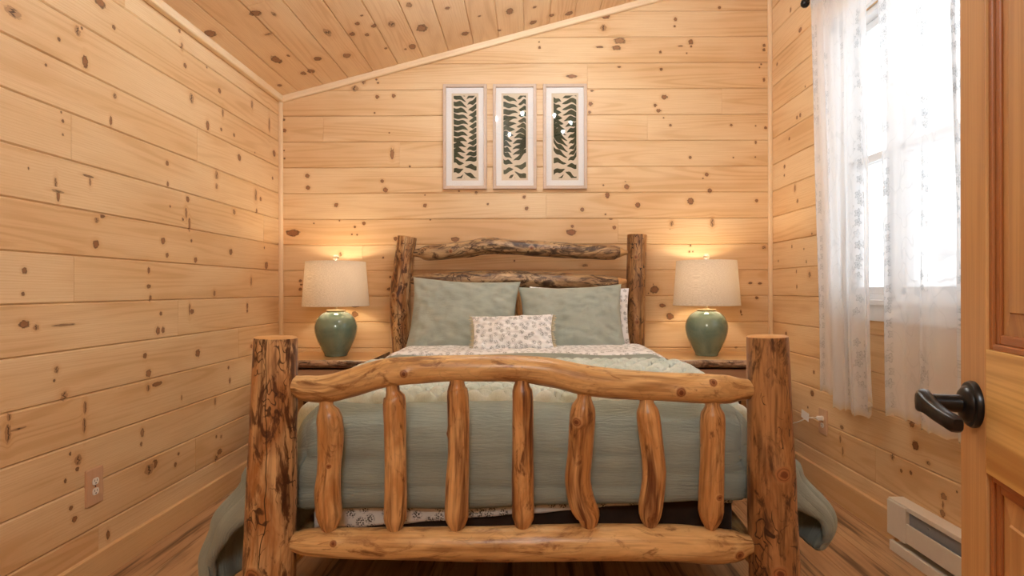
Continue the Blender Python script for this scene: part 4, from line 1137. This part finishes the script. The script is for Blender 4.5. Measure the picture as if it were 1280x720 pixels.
# ------------------------------------------------------------------ nightstands
def nightstand(x0, x1, label, seed, flip):
    ns = empty('nightstand', ((x0 + x1) / 2, 3.83, 0), label, 'nightstand', 'live-edge log nightstands')
    zt, th = .748, .048
    n = 60; vs = []; LCs = []
    # slab outline: straight cut ends, wavy live edges front and back
    def front(x): return 3.575 + .010 * math.sin(x * 11 + seed) + .007 * noise.noise((x * 14, seed, 1))
    def back(x): return 4.085
    me_v = []; fs = []; uv = []; lc = []; mi = []
    rowsN = 9
    for i in range(n + 1):
        x = x0 + (x1 - x0) * i / n; f = front(x)
        sec = [(back(x), zt)] + [(f + .012, zt), (f + .003, zt - .004), (f - .004 + .006 * noise.noise((x * 22, 3, seed)), zt - .014), (f - .005 + .006 * noise.noise((x * 25, 5, seed)), zt - .028), (f + .002, zt - .04), (f + .012, zt - th)] + [(back(x), zt - th)]
        for (y, z) in sec:
            me_v.append(local(ns, (x, y, z))); uv.append((x + seed * 3, y + seed, seed)); lc.append((y, z, x))
    S = 8
    for i in range(n):
        for j in range(S):
            j2 = (j + 1) % S
            fs.append((i * S + j, i * S + j2, (i + 1) * S + j2, (i + 1) * S + j)); mi.append(1 if 1 <= j <= 5 else 0)
    fs.append(tuple(range(S - 1, -1, -1))); mi.append(1); fs.append(tuple(n * S + j for j in range(S))); mi.append(1)
    me = bpy.data.meshes.new('slab_top'); me.from_pydata([tuple(v) for v in me_v], [], fs); me.update(); me.flip_normals()
    a = me.attributes.new('puv', 'FLOAT_VECTOR', 'POINT'); a.data.foreach_set('vector', np.array(uv, dtype=np.float32).ravel())
    a = me.attributes.new('lc', 'FLOAT_VECTOR', 'POINT'); a.data.foreach_set('vector', np.array(lc, dtype=np.float32).ravel())
    a = me.attributes.new('ls', 'FLOAT', 'POINT'); a.data.foreach_set('value', np.full(len(me_v), seed, dtype=np.float32))
    o = link('slab_top', me, [M['slab'], M['bark']], ns); me.polygons.foreach_set('material_index', mi)
    for (lx, ly) in ((x0 + .05, 3.635), (x1 - .05, 3.635), (x0 + .05, 4.03), (x1 - .05, 4.03)):
        log('leg', [(lx, ly, 0), (lx, ly, .25), (lx, ly, .5), (lx, ly, zt - th + .004)], [.030, .029, .028, .027], M['bark'], ns, seed + lx * 3 + ly, .05, 20, .03)
    mb = MB(); bx0, bx1 = x0 + .07, x1 - .07
    for (l, h) in (((bx0, 3.66, .50), (bx0 + .016, 4.04, .694)), ((bx1 - .016, 3.66, .50), (bx1, 4.04, .694)), ((bx0, 3.66, .50), (bx1, 4.04, .516)), ((bx0, 4.024, .50), (bx1, 4.04, .694))):
        mb.box(l, h, 0, .001, seed)
    mb.build('drawer_case', M['slab'], ns)
    dr = MB(); dr.box((bx0 + .018, 3.640, .520), (bx1 - .018, 3.660, .682), 0, .003, seed + 1); dr.box((bx0 + .022, 3.66, .522), (bx1 - .022, 4.0, .53), 0, 0, seed)
    d = dr.build('drawer', M['plate'], ns)
    kb = MB(); kb.lathe([(.0, .0), (.006, .0), (.006, .012), (.014, .018), (.014, .026), (.0, .030)], 20, M=Matrix.Translation(((x0 + x1) / 2, 3.641, .60)) @ Matrix.Rotation(PI / 2, 4, 'X'))
    me = bpy.data.meshes.new('knob'); me.from_pydata([tuple(local(ns, v)) for v in kb.v], [], kb.f); me.update(); link('knob', me, M['black'], d, True)
    mb = MB(); mb.box((x0 + .05, 3.635, .13), (x1 - .05, 4.03, .155), 0, .004, seed + 2); mb.build('shelf', M['slab'], ns)
    return ns
nightstand(-1.60, -.985, 'log nightstand with a dark live-edge slab top, left of the bed', 3.3, False)
nightstand(.878, 1.505, 'log nightstand with a pale bark-edged slab top, right of the bed', 8.1, True)

# ------------------------------------------------------------------ table lamps
def table_lamp(x, y, z, label, watts):
    L = empty('table_lamp', (x, y, z), label, 'lamp', 'celadon table lamps')
    s = 3.85 / F
    prof = [(.0, .0), (.070, .0), (.0745, .004), (.077, .016), (.090, .040), (.106, .074), (.121, .108), (.132, .144), (.1375, .180), (.1365, .205), (.129, .232), (.115, .258), (.094, .279), (.072, .291), (.058, .296)]
    # smooth the profile with a spline
    pts, rr = catmull([(r, 0, h) for r, h in prof[1:]], [0] * (len(prof) - 1), .006)
    mb = MB(); mb.lathe([(.0, .0)] + [(p.x, p.z) for p in pts] + [(.0, .297)], 64, (x, y, z)); mb.build('base', M['glaze'], L, smooth=True, angle=1.0)
    mb = MB(); mb.lathe([(.0, .296), (.060, .296), (.062, .301), (.060, .307), (.02, .310), (.009, .314), (.009, .335), (.013, .338), (.013, .35), (.006, .352), (.006, .375), (.0, .375)], 40, (x, y, z)); mb.build('neck', M['brass'], L, angle=.7)
    # shade: a thin linen drum, open top and bottom
    z0, z1, r0, r1 = .333, .628, .2165, .193
    n = 96; vs = []; us = []; fs = []
    rows_ = [(r0, z0), (r0 + (r1 - r0) * .5, (z0 + z1) / 2), (r1, z1), (r1 - .0025, z1), (r0 + (r1 - r0) * .5 - .0025, (z0 + z1) / 2), (r0 - .0025, z0)]
    for (r, h) in rows_:
        for k_ in range(n):
            a = 2 * PI * k_ / n; vs.append((x + r * math.cos(a), y + r * math.sin(a), z + h)); us.append((h, math.sin(a) * r + math.cos(a) * .7 * r, 1))
    for i in range(6):
        i2 = (i + 1) % 6
        for k_ in range(n):
            k2 = (k_ + 1) % n; fs.append((i * n + k_, i * n + k2, i2 * n + k2, i2 * n + k_))
    mb = MB(); mb.add(vs, fs, us); mb.build('lamp_shade', M['shade'], L, angle=.7)
    mb = MB()
    for k_ in range(3):
        a = 2 * PI * k_ / 3 + .3; mb.tube([(x, y, z + .617), (x + (r1 - .003) * math.cos(a), y + (r1 - .003) * math.sin(a), z + .624)], .0018, 6)
    for sx in (-1, 1):
        mb.tube([(x + sx * .006, y, z + .36)] + [(x + sx * (.006 + .055 * math.sin(t * PI)), y, z + .36 + .255 * t) for t in (.15, .3, .5, .7, .85)] + [(x, y, z + .617)], .0018, 6)
    mb.build('harp', M['brass'], L, angle=.7)
    mb = MB(); mb.lathe([(.0, .612), (.006, .612), (.006, .628), (.010, .630), (.010, .634), (.004, .636)], 20, (x, y, z)); mb.build('finial_stem', M['brass'], L, angle=.7)
    mb = MB(); mb.lathe([(.0, .635)] + [(.021 * math.sin(t * PI / 10), .656 - .021 * math.cos(t * PI / 10)) for t in range(1, 10)] + [(.0, .677)], 24, (x, y, z)); mb.build('finial', M['crystal'], L, smooth=True)
    mb = MB(); mb.lathe([(.0, .375), (.013, .377), (.014, .395), (.024, .425), (.029, .45), (.024, .475), (.012, .487), (.0, .489)], 24, (x, y, z)); mb.build('bulb', M['bulb'], L, smooth=True)
    ld = bpy.data.lights.new('lamp_bulb_light', 'POINT'); ld.energy = watts; ld.color = (1.0, .84, .62); ld.shadow_soft_size = .035
    lo = bpy.data.objects.new('lamp_bulb_light', ld); COL.objects.link(lo); lo.parent = L; lo.location = (0, 0, .53)
    return L
table_lamp(at_y(420, 400, 3.84).x, 3.84, .748, 'celadon ceramic table lamp with linen shade on the left nightstand', 5.2)
table_lamp(at_y(883, 400, 3.84).x, 3.84, .748, 'celadon ceramic table lamp with linen shade on the right nightstand', 5.2)

# ------------------------------------------------------------------ three framed prints
def clampi(v, a, b): return max(a, min(b, v))
def artwork(pxl, pxr_, label, stem, seed):
    q0 = at_y(pxl, 236.8, YB); q1 = at_y(pxr_, 106.3, YB)
    cx, cz = (q0.x + q1.x) / 2, (q0.z + q1.z) / 2; W_, H_ = q1.x - q0.x, q1.z - q0.z
    A = empty('framed_print', (cx, YB, cz), label, 'artwork', 'framed leaf prints over the bed')
    fw = .022; d0, d1 = .0, .028
    def bx(m, x0, x1, z0, z1, a, b, ch=0.0): m.box((cx + x0, YB - b, cz + z0), (cx + x1, YB - a, cz + z1), 2, ch)
    mb = MB(); w, h = W_ / 2, H_ / 2
    bx(mb, -w, -w + fw, -h, h, d0, d1, .002); bx(mb, w - fw, w, -h, h, d0, d1, .002)
    bx(mb, -w + fw, w - fw, h - fw, h, d0, d1, .002); bx(mb, -w + fw, w - fw, -h, -h + fw, d0, d1, .002)
    mb.build('frame', M['frame'], A)
    iw, ih = w - .060, h - .062
    mb = MB(); a, b = .010, .014
    bx(mb, -w + fw, -iw, -h + fw, h - fw, a, b); bx(mb, iw, w - fw, -h + fw, h - fw, a, b); bx(mb, -iw, iw, ih, h - fw, a, b); bx(mb, -iw, iw, -h + fw, -ih, a, b)
    mb.build('mat_board', M['mat'], A)
    mb = MB(); bx(mb, -iw - .002, iw + .002, -ih - .002, ih + .002, .004, .0095)
    # fronds: wavy leaves that leave a winding stem towards both sides
    rng = random.Random(seed); lw, lh = iw - .014, ih - .016
    npt = 34
    sp = .040; o1, o2 = rng.uniform(0, 6), rng.uniform(0, 6)
    for sd in (-1, 1):
        z = -lh - .055 + (0 if sd < 0 else .5 * sp)
        while z < lh - .004:
            zz = clampi(z, -lh, lh); t_ = zz / lh; sx = stem(t_) * lw
            # fronds of one side share a slowly turning direction and wave, so the bare paper between them stays an even ribbon
            if t_ < -.6: ang = math.radians(-70 + 92 * (t_ + 1) / .4)
            else: ang = math.radians(22 + 26 * max(0, t_) ** 2 + 8 * math.sin(3 * t_ + o1))
            L_ = (lw - sd * sx) * 1.22 + .012
            ph = o2 + 2.4 * math.sin(2.2 * t_ + o1) + (0 if sd < 0 else 2.1) + rng.uniform(-.35, .35); am = .0085; wd = sp * .43
            bend = -.35 + .75 * math.sin(2.4 * t_ + o2)
            cl = []; x_, z_ = sx + sd * .0035, z
            for i in range(npt + 1):
                t = i / npt; an = ang + bend * t
                cl.append((x_, z_ + am * math.sin(ph + 8.5 * t) * min(1, t * 2), t))
                x_ += sd * math.cos(an) * L_ / npt; z_ += math.sin(an) * L_ / npt
            vs = []; last = 0
            for (px_, pz_, t) in cl:
                hw = wd * max(.02, min(1, t / .42)) ** .7 * (1 if t < .93 else max(.05, (1 - t) / .07) ** .6) * (1 + .12 * math.sin(9 * t + ph * 2))
                for s2 in (1, -1):
                    vs.append((clampi(px_, -lw, lw), clampi(pz_ + s2 * hw, -lh, lh)))
            V3 = [(cx + p[0], YB - .0100, cz + p[1]) for p in vs]
            F3 = [(2 * i, 2 * i + 1, 2 * i + 3, 2 * i + 2) for i in range(npt)]
            F3 = [f for f in F3 if max(abs(vs[f[0]][0] - vs[f[2]][0]), 0) > 1e-5 and abs(vs[f[0]][1] - vs[f[1]][1]) > 1e-5]
            mb.add(V3, F3, None, 1)
            z += sp * rng.uniform(.97, 1.03)
    mb.build('print', [M['paper'], M['leaf']], A)
    mb = MB(); bx(mb, -w + fw - .002, w - fw + .002, -h + fw - .002, h - fw + .002, .018, .020); mb.build('glazing', M['glass'], A)
artwork(554.8, 609.2, 'leftmost of three framed dark green leaf prints over the bed', lambda t: .10 + .22 * math.sin(2.6 * t + .8), 21)
artwork(616.8, 671.0, 'middle one of three framed dark green leaf prints over the bed', lambda t: .18 * math.sin(4.2 * t - .6) + .25 * t, 34)
artwork(679.3, 733.8, 'rightmost of three framed dark green leaf prints over the bed', lambda t: .30 * math.cos(3.0 * t + .9), 47)

# ------------------------------------------------------------------ the room's own ceiling fitting (above the picture)
cxx, cyy, czz = .03, 2.42, 2.80
ch_ = empty('ceiling_light', (cxx, cyy, czz), 'small ring chandelier with clear bulbs hanging above the foot of the bed', 'ceiling light')
zc_at = ZC + SL * (cxx + DL)
mb = MB(); mb.tube([(cxx, cyy, czz), (cxx, cyy, zc_at + .01)], .006, 10); mb.lathe([(.0, -.03), (.05, -.025), (.06, .01)], 24, (cxx, cyy, zc_at - .005))
mb.build('stem', M['black'], ch_, angle=.7)
mb = MB(); mb.tube([(cxx + .40 * math.cos(2 * PI * i / 40), cyy + .40 * math.sin(2 * PI * i / 40), czz) for i in range(41)], .006, 8)
for k_ in range(4):
    a = PI * k_ / 2; mb.tube([(cxx, cyy, czz + .06), (cxx + .40 * math.cos(a), cyy + .40 * math.sin(a), czz)], .004, 8)
mb.build('ring', M['black'], ch_, angle=.7)
for k_ in range(8):
    a = 2 * PI * k_ / 8 + .2; x, y = cxx + .40 * math.cos(a), cyy + .40 * math.sin(a)
    mb = MB(); mb.lathe([(.0, .004), (.006, .006), (.010, .015), (.0115, .022), (.010, .029), (.006, .036), (.0, .038)], 14, (x, y, czz)); mb.build('bulb', M['bulbc'], ch_, smooth=True)

def lamp(name, typ, loc, energy, color, size):
    ld = bpy.data.lights.new(name, typ); ld.energy = energy; ld.color = color
    if typ == 'POINT': ld.shadow_soft_size = size
    o = bpy.data.objects.new(name, ld); COL.objects.link(o); o.location = loc
    return o
lamp('front_fill_light', 'POINT', (-.1, -.55, 2.25), 54, (.78, .90, 1.0), .25)  # added unseen fill behind the camera, brightens the footboard's front; no fitting here

# daylight: an overcast sky through the window; the portal only guides sampling of that sky
w = bpy.data.worlds.new('overcast_sky'); scene.world = w; w.use_nodes = True
nt = w.node_tree; nt.nodes.clear()
bg = nt.nodes.new('ShaderNodeBackground'); ow = nt.nodes.new('ShaderNodeOutputWorld')
bg.inputs[0].default_value = (.93, .97, 1.0, 1); bg.inputs[1].default_value = 1.95
nt.links.new(bg.outputs[0], ow.inputs[0])
pd = bpy.data.lights.new('window_portal', 'AREA'); pd.shape = 'RECTANGLE'; pd.size = WZ1 - WZ0; pd.size_y = WY1 - WY0; pd.cycles.is_portal = True
po = bpy.data.objects.new('window_portal', pd); COL.objects.link(po)
po.location = (DR + .125, (WY0 + WY1) / 2, (WZ0 + WZ1) / 2); po.rotation_euler = (0, PI / 2, 0)

# ------------------------------------------------------------------ camera and view
cd = bpy.data.cameras.new('camera'); cam = bpy.data.objects.new('camera', cd); COL.objects.link(cam)
cd.sensor_width = 36.0; cd.lens = F / 1280 * 36.0; cd.clip_start = .02
cd.shift_x = (640 - PX) / 1280; cd.shift_y = (PY - 360) / 1280
cam.matrix_world = Matrix.Translation((0, 0, H)) @ Matrix.Rotation(YAW, 4, 'Z') @ Matrix.Rotation(PI / 2, 4, 'X') @ Matrix.Rotation(-.0022, 4, 'Z')
scene.camera = cam
vs_ = scene.view_settings
scene.display_settings.display_device = 'sRGB'
vs_.view_transform = 'Standard'; vs_.look = 'None'; vs_.gamma = 1.0; vs_.use_curve_mapping = False
vs_.exposure = 0.14
scene.cycles.use_denoising = True
scene.cycles.max_bounces = 10; scene.cycles.diffuse_bounces = 6; scene.cycles.transparent_max_bounces = 16
scene.cycles.caustics_reflective = False; scene.cycles.caustics_refractive = False
